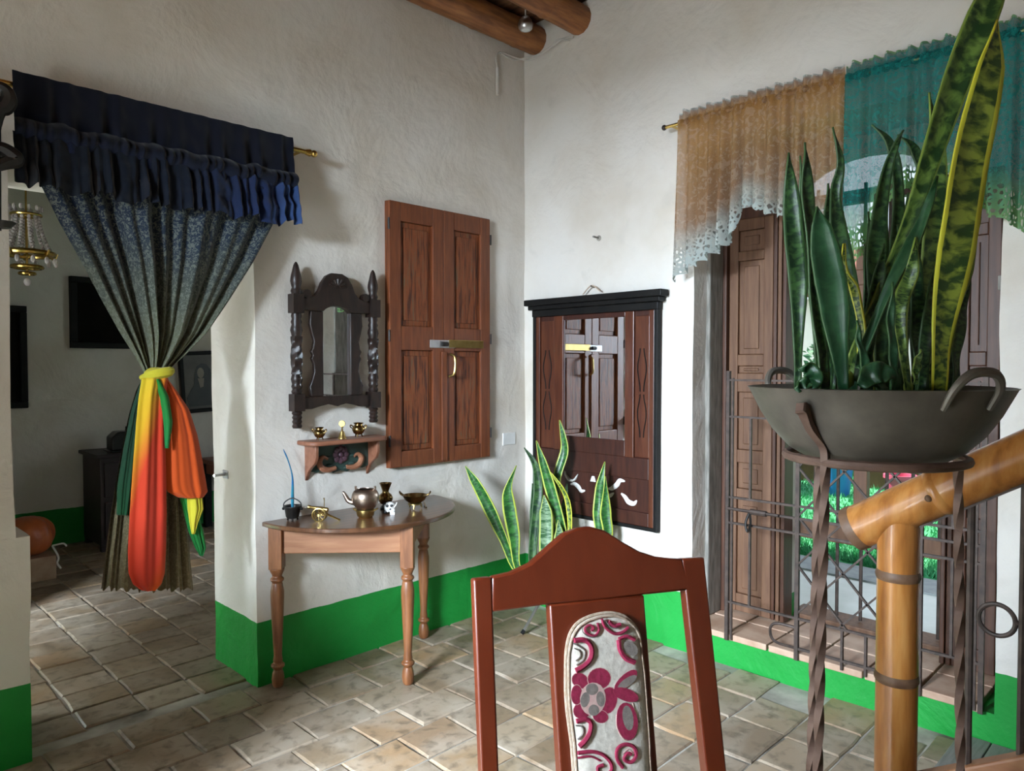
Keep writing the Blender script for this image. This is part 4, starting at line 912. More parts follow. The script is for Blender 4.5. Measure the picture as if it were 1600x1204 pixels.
L_([(1440, 612), (1436, 520), (1430, 430), (1424, 360)], [18, 26, 24, 2], 'leaf', .0)
L_([(1375, 614), (1377, 540), (1380, 470), (1386, 400)], [22, 26, 26, 2], 'leaf_m', .06)
L_([(1402, 610), (1396, 560), (1392, 500), (1396, 440)], [8, 12, 12, 2], 'leaf_g', -.1)
L_([(1430, 600), (1432, 570), (1440, 545)], [4, 12, 1], 'leaf_m', -.12)
L_([(1357, 612), (1352, 570), (1342, 530), (1340, 500)], [10, 12, 8, 1], 'leaf_g', -.12)
L_([(1345, 604), (1362, 585), (1382, 582), (1402, 588)], [14, 32, 30, 2], 'leaf_g', -.13, tw=.3)
L_([(1378, 612), (1372, 595), (1350, 578), (1338, 572)], [14, 24, 18, 2], 'leaf_g', -.11, tw=-.4)
L_([(1268, 612), (1272, 590), (1262, 575), (1248, 578)], [12, 26, 20, 2], 'leaf_g', -.09, tw=.4)
L_([(1244, 610), (1258, 600), (1268, 606)], [8, 20, 2], 'leaf_g', -.12)
for x, y, r in ((1325, 592, 9), (1419, 604, 7), (1466, 606, 9)):
    p = dep(x, y, SD - .05); MB().ball(p, r * pxm, (1, 1, 1.5)).build('bulb', M['bulb'], spn)
# ================================================================ BAMBOO HANDRAIL
RXX = -1.3506
hr = thing('stair_handrail', 'varnished bamboo newel post and sloping handrail with iron balusters', 'handrail', (RXX, -2.615, 0))
def bamboo(pts_n, r, nodes, nm, m='bamboo', a=None, b_=None, taper=0):
    a, b_ = V(a), V(b_); Lh = (b_ - a).length; N = int(Lh / .008); pts = []; rs = []
    for i in range(N + 1):
        s = i / N * Lh; pts.append(a.lerp(b_, i / N)); rr = r * (1 - taper * i / N)
        for nn in nodes:
            d = abs(s - nn)
            if d < .03: rr += r * .07 * math.exp(-(d / .008) ** 2)
            if .012 < d < .02: rr -= r * .012
        rs.append(rr)
    return MB().tube(pts, rs, 28).build(nm, M[m], hr)
PY = -2.614
zt_ = 1.09
po = bamboo(None, .0485, [], 'post', a=(RXX, PY, -.0), b_=(RXX, PY, 1.115))
for z in (.40, .715, .975): MB().lathe([(.0490, -.012), (.0515, -.006), (.0525, 0), (.0510, .005), (.0490, .012)], (RXX, PY, z), 28).build('node_ring', M['bamboo_node'], po)
ra = V((RXX, -2.505, 1.073)); rb = V((RXX, -3.9, 1.073 + 1.395 * .6087))
rd_ = (rb - ra).normalized()
rl = bamboo(None, .056, [], 'rail', a=ra, b_=rb, taper=.12)
def ring_on(s, r): 
    c = ra + rd_ * s; MB().tube([c - rd_ * .012, c - rd_ * .005, c, c + rd_ * .005, c + rd_ * .012], [r * .99, r * 1.04, r * 1.06, r * 1.035, r * .99], 28).build('node_ring', M['bamboo'], rl)
MB().tube([ra - rd_ * .004, ra + rd_ * .012, ra + rd_ * .02], [.0575, .0585, .0563], 28).build('end_ring', M['bamboo_node'], rl)
ring_on(.235, .0555); ring_on(.62, .0545)
MB().ball(ra + rd_ * .245 + V((-.052, .02, -.016)), .009).build('bud', M['bamboo_node'], rl)
# iron balusters, rings and stringer
def sz_(y): return .55 + (-2.775 - y) * .62
for y in (-2.772, -2.876, -3.05, -3.25, -3.45): MB().tube([(RXX, y, sz_(y)), (RXX, y, 1.073 + (-2.505 - y) * .6087 - .05)], .0085, 8).build('baluster', M['iron'], hr)
for y in (-2.826, -3.15): MB().tube([(RXX, y + .0365 * math.cos(a), .912 + .0365 * math.sin(a) + (0 if y > -3 else .2)) for a in [2 * PI * k / 32 for k in range(32)]], .0055, 8, closed=True).build('ring_ornament', M['iron'], hr)
MB().tube([(RXX, -2.86, .915), (RXX, -2.874, .915)], .006, 6).build('ring_stub', M['iron'], hr)
MB().bar((RXX, PY - .03, sz_(PY - .03) - .03), (RXX, -3.9, sz_(-3.9) - .03), .06, .05, (0, .5, .8)).build('stringer', M['table_apron'], hr, smooth=False, bevel=.006)
MB().bar((RXX, PY - .05, 1.073 + (-2.505 - PY + .05) * .6087 - .065), (RXX, -3.9, 1.073 + 1.395 * .6087 - .065), .006, .022, (0, .5, .8)).build('flat_iron', M['iron'], hr, smooth=False)
# wooden landing by the window
ld = thing('wooden_landing', 'low grey plank landing at the foot of the stairs by the right wall', 'landing', (-.5, -3.0, 0))
for k in range(9):
    y1 = -2.445 - .112 * k; MB().bx(-1.25, -.005, y1 - .108, y1, .004, .022 + random.uniform(-.001, .001)).build('plank', M['grey_plank'], ld, smooth=False, bevel=.003)
# ================================================================ CHAIR IN FRONT
CTZ = 1.12
TL, TRr = G(740, 904, CTZ), G(1101, 870, CTZ)
eu = (TRr - TL); CW = eu.length; eu.normalize()
nh = eu.cross(V((0, 0, 1))); nh = nh if nh.dot(DV) < 0 else -nh
rk = math.radians(11)
ew = (V((0, 0, -1)) * math.cos(rk) + nh * math.sin(rk)).normalized(); CN = (nh * math.cos(rk) + V((0, 0, 1)) * math.sin(rk)).normalized()
C3 = lambda x, y, o=0: hitp(x, y, TL + CN * o, CN)
UW = lambda u, w_, o=0: TL + eu * u + ew * w_ + CN * o
mid = UW(CW / 2, (CTZ - .45) / math.cos(rk)) + nh * .22
ch = thing('dining_chair', 'red-varnished high-back chair with embroidered splat in the foreground', 'chair', (mid.x, mid.y, 0))
TH = -CN * .026
def dn(p, zto):            # continue a point down the back slope to height zto
    return p + ew * ((p.z - zto) / -ew.z)
crest = [(769, 901), (800, 894), (830, 880), (860, 853), (883, 833), (905, 824), (922, 822), (945, 828), (975, 847), (1000, 861), (1025, 869), (1050, 872), (1066, 872.5), (1080, 921.5), (1007, 929), (940, 937), (859, 944), (769, 956)]
MB().prism([C3(*p) for p in crest], TH).build('crest_rail', M['chair'], ch, bevel=.004)
def stile(tl, tr, br, bl):
    a, b_ = C3(*br), C3(*bl); a2, b2 = a + (a - C3(*tr)) * ((a.z - .43) / (C3(*tr).z - a.z)), b_ + (b_ - C3(*tl)) * ((b_.z - .43) / (C3(*tl).z - b_.z))
    MB().prism([C3(*tl), C3(*tr), a2, b2], TH).build('stile', M['chair'], ch, bevel=.004)
    # rear leg below the seat
    c = (a2 + b2) / 2 + TH / 2; f = V((c.x, c.y, 0)) - nh * .05
    MB().bar(c + V((0, 0, .02)), f, .036, .03, eu).build('leg', M['chair'], ch, smooth=False, bevel=.004)
stile((740, 904), (769, 901), (780, 1204), (752, 1204)); stile((1066, 872.5), (1101, 870), (1136, 1204), (1104, 1204))
sa, sb, sc_, sd_ = C3(859, 944), C3(1007, 929), C3(1027, 1204), C3(874, 1204)
spl_b = [dn(sc_, .47), dn(sd_, .47)]
spl = MB().prism([sa, sb] + spl_b, TH).build('splat', M['chair'], ch, bevel=.004)
# seat, aprons, front legs (out of frame below)
sw, sdp = CW * .5, .43
sc0 = V((mid.x, mid.y, .45))
MB().prism([sc0 + eu * a + nh * b_ - V((0, 0, .03)) for a, b_ in ((-sw * 1.0, -sdp / 2), (sw * 1.0, -sdp / 2), (sw * 1.08, sdp / 2), (-sw * 1.08, sdp / 2))], (0, 0, .06)).build('seat', M['upholstery'], ch, bevel=.02, seg=3)
for s in (-1, 1):
    f = sc0 + eu * (s * (sw * 1.02 - .02)) + nh * (sdp / 2 - .03); MB().bar(f, V((f.x, f.y, 0)), .038, .038, eu).build('leg', M['chair'], ch, smooth=False, bevel=.004)
for p, q in (((-1, 1), (1, 1)), ((-1, -1), (-1, 1)), ((1, -1), (1, 1))):
    a = sc0 + eu * (p[0] * (sw - .02)) + nh * (p[1] * (sdp / 2 - .03)) - V((0, 0, .06)); b_ = sc0 + eu * (q[0] * (sw - .02)) + nh * (q[1] * (sdp / 2 - .03)) - V((0, 0, .06))
    MB().bar(a, b_, .06, .02).build('seat_rail', M['chair'], ch, smooth=False, bevel=.003)
# padded splat panel with embroidery
PX = lambda zx, zy: (870 + zx * .2194, 940 + zy * .2193)          # close-up crop -> photo pixels
out = [PX(*p) for p in ((58, 700), (55, 420), (62, 320), (85, 225), (130, 155), (200, 110), (290, 82), (380, 74), (460, 95), (530, 150), (575, 230), (590, 350), (610, 520), (628, 760), (645, 1000), (655, 1204))] 
left_dn, right_dn = PX(95, 1000), PX(110, 1204)
pl = [C3(*PX(110, 1204))] + [C3(*PX(95, 1000))] + [C3(*p) for p in out]
bl3, br3 = dn(pl[0], .52), dn(pl[-1], .52)
ring_ = [bl3] + pl + [br3]
cen = sum((p for p in ring_), V((0, 0, 0))) / len(ring_)
b = MB(); n = len(ring_); vs = []
for f, o in ((1.0, .001), (.975, .010), (.88, .016), (.6, .018)): vs += [cen + (p - cen) * f + CN * o for p in ring_]
vs.append(cen + CN * .0185)
fs = [(j * n + i, j * n + (i + 1) % n, (j + 1) * n + (i + 1) % n, (j + 1) * n + i) for j in range(3) for i in range(n)] + [(3 * n + i, 3 * n + (i + 1) % n, 4 * n) for i in range(n)]
b.add(vs, fs); pad = b.build('pad', M['upholstery'], ch)
cord = [p + CN * .006 for p in ring_]; MB().tube(spline(cord, 160), .0032, 6).build('piping', M['piping'], pad)
cord2 = [cen + (p - cen) * .965 + CN * .013 for p in ring_]; MB().tube(spline(cord2, 160), .0022, 6).build('braid', M['piping'], pad)
cnt = [0]
def emb(pts, m, nm, o=None):           # a filled embroidered patch
    cnt[0] += 1; o = .0172 + cnt[0] * .00006 if o is None else o
    pp = [C3(*PX(*p), o) for p in pts]; MB().prism(pp, CN * .0012).build(nm, M[m], pad, smooth=False)
def ebl(c, rx, ry, a, m, nm, o=None, n=18, pinch=0):
    pts = []
    for k in range(n):
        t = 2 * PI * k / n; x, y = rx * math.cos(t) * (1 - pinch * abs(math.sin(t)) * 0), ry * math.sin(t)
        if pinch: y *= (1 - abs(math.cos(t)) ** 3 * pinch)
        pts.append((c[0] + x * math.cos(a) - y * math.sin(a), c[1] + x * math.sin(a) + y * math.cos(a)))
    emb(pts, m, nm, o)
def line(pts, wv, m, nm='embroidered_line', o=.0182):
    sp3 = spline([C3(*PX(*p), o) for p in pts], 36); MB().tube(sp3, wv * .2194 * 1.2 / F * .62, 6).build(nm, M[m], pad)
for (x, y, rx, ry, a) in ((165, 560, 62, 52, .6), (300, 545, 75, 82, 1.3), (365, 700, 62, 95, .2), (310, 815, 55, 45, .3), (180, 770, 65, 58, -.5), (140, 660, 40, 70, 0)):
    ebl((x, y), rx * 1.06, ry * 1.06, a, 'pink_thread', 'petal_edge'); ebl((x, y), rx, ry, a, 'crimson', 'petal')
ebl((255, 690), 92, 118, .1, 'pink_thread', 'petal_edge')
for (x, y, rx, ry, a) in ((250, 620, 45, 42, 0), (200, 695, 32, 55, .2), (310, 690, 30, 55, -.1), (262, 770, 38, 40, 0)): ebl((x, y), rx, ry, a, 'grey_thread', 'inner_petal')
for k in range(6):
    a = 2 * PI * k / 6 + .3; line([(250, 692), (250 + 22 * math.cos(a), 692 + 30 * math.sin(a)), (250 + 45 * math.cos(a), 692 + 62 * math.sin(a))], 6, 'crimson')
ebl((250, 692), 12, 12, 0, 'pink_thread', 'flower_eye')
# leaves right of the flower
ebl((490, 560), 105, 42, -.75, 'crimson', 'leaf_patch'); ebl((500, 570), 80, 28, -.6, 'grey_thread', 'leaf_patch'); line([(430, 600), (500, 570), (560, 535)], 7, 'pink_thread')
ebl((490, 660), 95, 45, .35, 'crimson', 'leaf_patch')
ebl((500, 850), 75, 135, -.12, 'crimson', 'leaf_patch', pinch=0); ebl((505, 825), 38, 90, -.15, 'grey_thread', 'leaf_patch'); line([(475, 720), (500, 800), (515, 900)], 7, 'pink_thread')
line([(425, 800), (430, 900), (490, 985), (545, 930), (560, 820), (540, 720)], 8, 'pink_thread')
# upper right leaf and left arch
line([(440, 270), (450, 340), (490, 400), (555, 430)], 34, 'crimson'); line([(440, 265), (500, 245), (555, 270)], 26, 'crimson')
ebl((525, 330), 60, 42, .8, 'grey_thread', 'leaf_patch'); line([(480, 290), (530, 330), (560, 380)], 7, 'pink_thread')
line([(125, 275), (190, 270), (235, 300), (250, 360), (230, 420), (180, 465), (135, 490)], 34, 'crimson')
line([(120, 295), (165, 320), (200, 350), (190, 410), (140, 450)], 10, 'grey_thread'); line([(125, 330), (160, 350), (165, 390), (135, 420)], 9, 'grey_thread')
# scrolls at the top
line([(290, 150), (300, 200), (270, 240), (220, 225), (200, 190), (235, 165), (262, 185), (245, 205)], 17, 'crimson'); line([(180, 180), (190, 220), (235, 250), (290, 240)], 7, 'grey_thread')
line([(320, 120), (345, 180), (410, 225), (470, 215), (510, 180)], 20, 'crimson'); line([(370, 140), (410, 170), (455, 160)], 26, 'crimson'); line([(345, 130), (385, 180), (440, 190)], 8, 'grey_thread')
# lower scrolls
line([(140, 850), (200, 835), (240, 860), (235, 930), (200, 990), (160, 1030)], 32, 'crimson'); line([(135, 880), (180, 890), (185, 940), (150, 980)], 10, 'grey_thread')
line([(150, 1075), (250, 1065), (330, 1090), (385, 1150), (380, 1210), (310, 1225), (290, 1180), (330, 1160)], 24, 'crimson'); line([(150, 1110), (240, 1100), (310, 1130)], 14, 'crimson')
line([(470, 1180), (430, 1120), (430, 1050), (480, 1015), (545, 1030), (565, 1090), (530, 1140), (480, 1120), (500, 1080), (530, 1085)], 24, 'crimson'); line([(470, 1080), (510, 1050), (545, 1080)], 8, 'pink_thread')
line([(180, 1230), (260, 1260), (300, 1330), (260, 1400), (200, 1380)], 26, 'crimson'); line([(420, 1250), (500, 1280), (560, 1360), (520, 1450)], 26, 'crimson')
ebl((360, 1420), 110, 120, 0, 'crimson', 'petal'); ebl((360, 1420), 55, 60, 0, 'grey_thread', 'inner_petal')
# ================================================================ DOORWAY CURTAIN
DR = thing('curtain_rod', 'brass curtain rod with ball finials over the doorway', 'curtain rod', (-2.2, -.10, 2.5))
DY, DZ = -.10, 2.502
MB().tube([(-2.86, DY, DZ), (-1.56, DY, DZ)], .011, 10).build('rod', M['gold_rod'], DR)
for x, s in ((-1.56, 1), (-2.86, -1)):
    MB().tube([(x - s * .02, DY, DZ), (x, DY, DZ), (x + s * .01, DY, DZ)], [.013, .018, .012], 12).ball((x + s * .022, DY, DZ), .017).build('finial', M['gold_rod'], DR)
for x in (-2.8, -1.6): MB().tube([(x, 0.01, DZ), (x, DY, DZ)], .007, 8).build('bracket', M['gold_rod'], DR)
cu = thing('door_curtain', 'navy and olive lace door curtain with a ruffled valance, tied at the middle', 'curtain', (-2.2, DY, DZ))
rc = random.Random(21)
def folds(seedk, nf, k=3):
    r = random.Random(seedk); return [(nf * r.uniform(.6, 1.5) * 2 * PI, r.uniform(0, 6.3), r.uniform(.5, 1)) for _ in range(k)]
def fsum(F_, u): return sum(a * math.sin(w_ * u + p) for w_, p, a in F_) / len(F_)
VX0, VX1 = -2.738, -1.658
fa = folds(1, 16); fb_ = folds(2, 22); fc = folds(3, 9)
b = MB(); b.surf(lambda u, v: V((VX0 + (VX1 - VX0) * u, DY - .022 + .024 * fsum(fa, u) * (.3 + v) + .006 * noise.noise(V((u * 30, v * 5, 1))) - .02 * v, DZ + .045 - (.27 + .02 * fsum(fc, u)) * v)), 200, 20); b.build('valance', M['valance'], cu)
def ruf(u, v):
    sag = .02 * fsum(fc, u)
    return V((VX0 - .005 + (VX1 - VX0 + .01) * u + .012 * fsum(fa, u * 1.3) * v, DY - .04 - .045 * v ** .6 + (.018 + .022 * v) * fsum(fb_, u) + .018 * noise.noise(V((u * 24, v * 4, 7))), DZ - .165 + sag - (.20 + .03 * fsum(fc, u + .3) + .012 * fsum(fb_, u)) * v))
b = MB(); b.surf(ruf, 240, 20); b.build('ruffle', M['ruffle'], cu)
def ruf2(u, v): return V((VX0 + (VX1 - VX0) * u, DY - .04 - .035 * math.sin(PI * v) + .02 * math.sin(PI * v) * fsum(fb_, u * 1.2), DZ - .12 - .075 * v + .015 * fsum(fc, u + .5)))
b = MB(); b.surf(ruf2, 240, 8); b.build('gathered_band', M['valance'], cu)
# rows: (pixel y, left x, right x) on the curtain plane
def drape(rows, o, m, nm, parent, nf, amp, seedk, nu=90, nv=40, solid=0, wave=None, rag=0):
    ff = folds(seedk, nf); fg = folds(seedk + 50, nf * 2.3)
    ys = [r[0] for r in rows]
    def fn(u, v):
        k = v * (len(rows) - 1); i = min(int(k), len(rows) - 2); t = k - i
        y = rows[i][0] + (rows[i + 1][0] - rows[i][0]) * t; xl = rows[i][1] + (rows[i + 1][1] - rows[i][1]) * t; xr = rows[i][2] + (rows[i + 1][2] - rows[i][2]) * t
        p = WA(xl + (xr - xl) * u, y, o); wv = (WA(xr, y, o) - WA(xl, y, o)).length
        A_ = amp * min(1, (wv / .3)) + .004
        p.y += -A_ * (fsum(ff, u) + .45 * fsum(fg, u)) - .02 * math.sin(PI * u) * min(1, wv / .1)
        if rag: p.z += rag * v ** 6 * fsum(fg, u)
        return p
    b = MB(); b.surf(fn, nu, nv); return b.build(nm, M[m], parent, solid=solid)
drape([(285, 62, 452), (320, 80, 446), (345, 92, 428), (410, 128, 394), (470, 160, 356), (520, 188, 322), (555, 210, 288), (575, 222, 266), (585, 226, 261)], .10, 'drape', 'drape', cu, 5, .055, 31, 160, 60)
drape([(583, 226, 261), (610, 212, 270), (650, 200, 282), (720, 186, 288), (800, 172, 294), (870, 163, 299), (920, 157, 304)], .09, 'skirt', 'skirt', cu, 5, .035, 32, 100, 40, rag=.02)
# tie-back scarf
sf_ = thing('scarf', 'long red, orange, yellow and green scarf knotted round the door curtain', 'scarf', (-2.25, -.12, 1.45))
kc = WA(244, 585, .12)
MB().ball(kc, .03, (1.55, 1.5, 1.05), 16).tube(spline([kc + V((-.055, .0, -.012)), kc + V((-.03, -.05, .0)), kc + V((.03, -.05, .012)), kc + V((.058, 0, .02))], 14), [.012, .014, .016, .018, .02, .021, .022, .022, .022, .021, .02, .018, .016, .014, .012], 8).build('knot', M['yellow_cloth'], sf_)
drape([(590, 222, 262), (620, 217, 258), (660, 213, 258), (700, 210, 258), (740, 207, 259), (800, 203, 260), (860, 200, 259), (895, 201, 257), (912, 208, 252), (922, 222, 243)], .17, 'red_tail', 'red_tail', sf_, 1.7, .016, 33, 60, 50, .003)
drape([(592, 248, 262), (610, 254, 276), (640, 258, 296), (680, 259, 309), (720, 258, 317), (755, 258, 323), (768, 262, 325), (777, 280, 318)], .15, 'orange_loop', 'orange_loop', sf_, 2.0, .02, 34, 60, 40, .003)
drape([(592, 240, 250), (620, 250, 264), (660, 256, 270), (700, 258, 264)], .185, 'bright_green', 'green_edge', sf_, 1, .008, 35, 16, 20, .003)
drape([(592, 222, 236), (640, 206, 226), (700, 194, 218), (760, 184, 214), (804, 183, 206)], .14, 'green_tail', 'green_tail', sf_, 2, .02, 36, 40, 30, .003)
drape([(740, 268, 296), (790, 284, 306), (830, 294, 318), (855, 304, 322), (868, 312, 317)], .115, 'bright_green', 'bright_green_tail', sf_, 2, .02, 37, 30, 24, .003)
drape([(745, 282, 312), (775, 292, 316), (795, 293, 318), (815, 296, 310), (834, 300, 304)], .14, 'yellow_cloth', 'yellow_tail', sf_, 2, .015, 38, 30, 24, .003)
# ================================================================ BACK ROOM
BYW = 3.735
BK = lambda x, y, o=0.03: hit(x, y, 1, BYW - o)
def flat_pic(x0, x1, z0, z1, name, label, fr='black_wood', inner='painting', fw=.05, roll=0):
    c = V(((x0 + x1) / 2, BYW - .03, z0)); t = thing(name, label, 'picture', c)
    MB().bx(x0 - c.x, x1 - c.x, -.005, .03, 0, z1 - z0).build('canvas', M[inner], t, smooth=False, local=True)
    for a, b_, d, e in ((x0, x1, z0, z0 + fw), (x0, x1, z1 - fw, z1), (x0, x0 + fw, z0 + fw, z1 - fw), (x1 - fw, x1, z0 + fw, z1 - fw)):
        MB().bx(a - c.x, b_ - c.x, -.025, .015, d - z0, e - z0).build('frame_bar', M[fr], t, smooth=False, bevel=.006, local=True)
    t.rotation_euler = (0, roll, 0); return t
flat_pic(-2.55, -1.945, 1.16, 1.98, 'dark_painting', 'tall dark painting in black frame at the left of the back room wall')
flat_pic(-1.635, -.92, 1.65, 2.25, 'dark_painting', 'big dark painting hung high behind the curtain in the back room')
pt = flat_pic(-.735, -.315, 1.065, 1.64, 'portrait', 'black-framed portrait of a veiled figure on the back room wall', inner='portrait_bg', fw=.035, roll=math.radians(-3))
w2, h2 = .42, .575
cl = [(.0, .06), (-.14, .06), (-.16, .14), (-.12, .21), (-.085, .26), (-.075, .36), (-.055, .43), (-.01, .46), (.04, .45), (.075, .40), (.085, .32), (.10, .25), (.15, .19), (.17, .12), (.15, .06)]
MB().prism([(x, -.007, z) for x, z in cl], (0, -.002, 0)).build('veiled_figure', M['portrait_cloak'], pt, smooth=False, local=True)
MB().prism([(-.02 + .032 * math.cos(a) , -.0095, .37 + .05 * math.sin(a)) for a in [2 * PI * k / 16 for k in range(16)]], (0, -.001, 0)).build('face', M['portrait_face'], pt, smooth=False, local=True)
MB().prism([(-.05, -.0095, .32), (.01, -.0095, .32), (.0, -.0095, .24), (-.03, -.0095, .23)], (0, -.001, 0)).build('collar', M['portrait_face'], pt, smooth=False, local=True)
# dark cabinet with a hand-cranked machine
p0 = G(125, 845); cbx = -1.56
cab = thing('dark_cabinet', 'narrow dark wooden cabinet standing by the back room wall', 'cabinet', (-1.32, 3.45, 0))
MB().bx(-1.56, -1.05, 3.22, 3.70, .05, .76).build('body', M['purple_wood'], cab, smooth=False, bevel=.006)
MB().bx(-1.59, -1.02, 3.19, 3.71, .76, .79).build('top', M['purple_wood'], cab, smooth=False, bevel=.006)
for z0, z1 in ((.10, .40), (.44, .72)):
    d = MB().bx(-1.53, -1.08, 3.205, 3.225, z0, z1).build('drawer', M['purple_wood'], cab, smooth=False, bevel=.005); MB().ball((-1.3, 3.195, (z0 + z1) / 2), .016).build('knob', M['old_brass'], d)
for x in (-1.53, -1.08):
    for y in (3.25, 3.67): MB().bx(x - .025, x + .025, y - .025, y + .025, 0, .05).build('foot', M['purple_wood'], cab, smooth=False)
hm = thing('crank_machine', 'small black hand-cranked machine on top of the dark cabinet', 'machine', (-1.33, 3.4, .79))
MB().prism([(x, -.08, z) for x, z in ((-.11, .01), (.10, .01), (.10, .13), (.06, .165), (-.06, .165), (-.11, .12))], (0, .16, 0)).build('casing', M['black_paint'], hm, smooth=False, bevel=.012, local=True)
MB().bx(-.13, .12, -.10, .10, 0, .012).build('base', M['black_paint'], hm, smooth=False, bevel=.004, local=True)
MB().tube([(.02, 0, .16), (.02, 0, .195), (.09, 0, .197)], .008, 8).tube([(.09, 0, .19), (.09, 0, .215)], .012, 8).build('crank', M['black_iron'], hm, local=True)
# low red table with a black metal toy bicycle behind the curtain
rt_ = thing('red_table', 'low red-brown table half hidden behind the curtain in the back room', 'table', (-.45, 3.3, 0))
MB().bx(-.62, .2, 3.0, 3.65, .60, .64).build('top', M['red_wood'], rt_, smooth=False, bevel=.006)
MB().bx(-.58, .16, 3.05, 3.60, .50, .60).build('apron', M['red_wood'], rt_, smooth=False)
for x in (-.56, .14):
    for y in (3.07, 3.58): MB().bx(x - .03, x + .03, y - .03, y + .03, 0, .6).build('leg', M['black_wood'], rt_, smooth=False)
bi = thing('metal_ornament', 'black and chrome curved metal ornament on the low red table', 'ornament', (-.42, 3.2, .64))
MB().tube(spline([(-.10, 0, .17), (-.07, 0, .08), (.0, 0, .05), (.05, 0, .09), (.06, 0, .20), (.03, 0, .27)], 24), .012, 8).build('frame_bow', M['black_iron'], bi, local=True)
MB().tube(spline([(.03, 0, .27), (.0, 0, .29), (.01, 0, .32)], 8), .008, 8).build('chrome_bow', M['steel'], bi, local=True)
MB().lathe([(.001, 0), (.05, 0), (.05, .012), (.012, .02), (.012, .06), (.001, .06)], n=16).build('foot', M['black_iron'], bi, local=True)
MB().ball((-.07, -.03, .045), .028).build('chrome_ball', M['steel'], bi, local=True)
sh_ = thing('jug', 'dark round jug on the floor under the low red table', 'jug', (-.62, 2.95, 0))
MB().lathe([(.001, 0), (.06, 0), (.10, .06), (.10, .12), (.05, .18), (.04, .22), (.05, .23), (.03, .22), (.001, .2)], n=18).build('body', M['black_paint'], sh_, local=True)
# orange bag on a carton
cb = thing('carton', 'small brown cardboard carton on the back room floor', 'carton', (-2.16, 2.85, 0))
MB().bx(-2.34, -2.0, 2.66, 3.0, .0, .16).build('box', M['terracotta'], cb, smooth=False, bevel=.005)
for y0, y1 in ((2.66, 2.828), (2.832, 3.0)): MB().bx(-2.34, -2.0, y0, y1, .16, .164).build('flap', M['terracotta'], cb, smooth=False)
bg_ = thing('orange_bag', 'knotted orange plastic bag with white string on the carton', 'bag', (-2.14, 2.82, .164))
b = MB()
def bagf(u, v):
    a = 2 * PI * u; ph = PI * v; r = .165 * math.sin(ph) ** .7 * (1 + .10 * math.sin(a * 7 + 2 * v) * v + .06 * noise.noise(V((math.cos(a) * 2, math.sin(a) * 2, v * 4))))
    return V((r * math.cos(a), r * math.sin(a), .115 - .115 * math.cos(ph) * (1.0 if v < .5 else 1.35)))
b.surf(bagf, 48, 20); b.uv = {}; b.build('sack', M['bag'], bg_, local=True)
MB().tube(spline([(.13, -.10, .06), (.19, -.13, .07), (.21, -.14, .05)], 10), .007, 6).tube(spline([(.13, -.10, .06), (.16, -.13, -.02), (.15, -.14, -.06), (.17, -.15, -.10)], 12), .007, 6).build('string', M['white_paint'], bg_, local=True)
# ---- crystal chandelier
cc = dep(42, 400, 4.3)
cz0 = dep(42, 446, 4.3).z; cs = 4.3 / F
hd_ = thing('chandelier', 'small brass chandelier hung with strings of crystal beads in the back room', 'chandelier', (cc.x, cc.y, cz0))
ZC = lambda y: dep(42, y, 4.3).z - cz0
MB().tube([(0, 0, ZC(335)), (0, 0, CZ + .1 - cz0)], .006, 6).build('chain', M['gold_rod'], hd_, local=True)
def hoop(r, z, nm, th=.010): MB().tube([(r * math.cos(a), r * math.sin(a), z) for a in [2 * PI * k / 28 for k in range(28)]], th, 8, closed=True).build(nm, M['gold_rod'], hd_, local=True)
hoop(20 * cs, ZC(336), 'hoop', .008); hoop(10 * cs, ZC(338), 'hoop', .010); hoop(36 * cs, ZC(396), 'hoop', .016); hoop(20 * cs, ZC(417), 'hoop', .012); hoop(10 * cs, ZC(427), 'hoop', .010)
MB().tube([(0, 0, ZC(335)), (0, 0, ZC(430))], .007, 6).build('stem', M['gold_rod'], hd_, local=True)
for k in range(12):
    a = 2 * PI * k / 12; s_ = MB()
    for i in range(13):
        t = i / 12; r = (17 + 17 * t ** 1.7) * cs; s_.ball((r * math.cos(a), r * math.sin(a), ZC(336) + (ZC(394) - ZC(336)) * t), .0105, n=6)
    s_.build('bead_string', M['crystal'], hd_, local=True)
    MB().ball((21 * cs * math.cos(a), 21 * cs * math.sin(a), ZC(326)), .010, (1, 1, 1.6), 6).build('crystal_drop', M['crystal'], hd_, local=True)
    MB().ball((39 * cs * math.cos(a), 39 * cs * math.sin(a), ZC(408)), .013, (1, 1, 1.7), 6).build('crystal_drop', M['crystal'], hd_, local=True)
for k in range(5):
    a = 2 * PI * k / 5 + .2; c0 = V((44 * cs * math.cos(a), 44 * cs * math.sin(a), ZC(392)))
    s_ = MB().tube(spline([(34 * cs * math.cos(a), 34 * cs * math.sin(a), ZC(398)), (40 * cs * math.cos(a), 40 * cs * math.sin(a), ZC(401)), c0], 8), .007, 6); s_.build('arm', M['gold_rod'], hd_, local=True)
MB().ball((0, 0, ZC(440)), .020, (1, 1, 1.2), 10).build('crystal_ball', M['crystal'], hd_, local=True)
# ---- latch on the door reveal
lt = thing('door_latch', 'small steel latch bar on the white door reveal', 'latch', (-1.80, .3, 1.0))
q = hit(352, 741, 0, -1.80); lt.location = (-1.797, q.y, q.z)
MB().tube([(-1.80, q.y + .01, q.z), (-1.86, q.y - .01, q.z + .002)], .008, 8).bx(-1.80, -1.79, q.y - .03, q.y + .03, q.z - .02, q.z + .02).build('bar', M['steel'], lt)
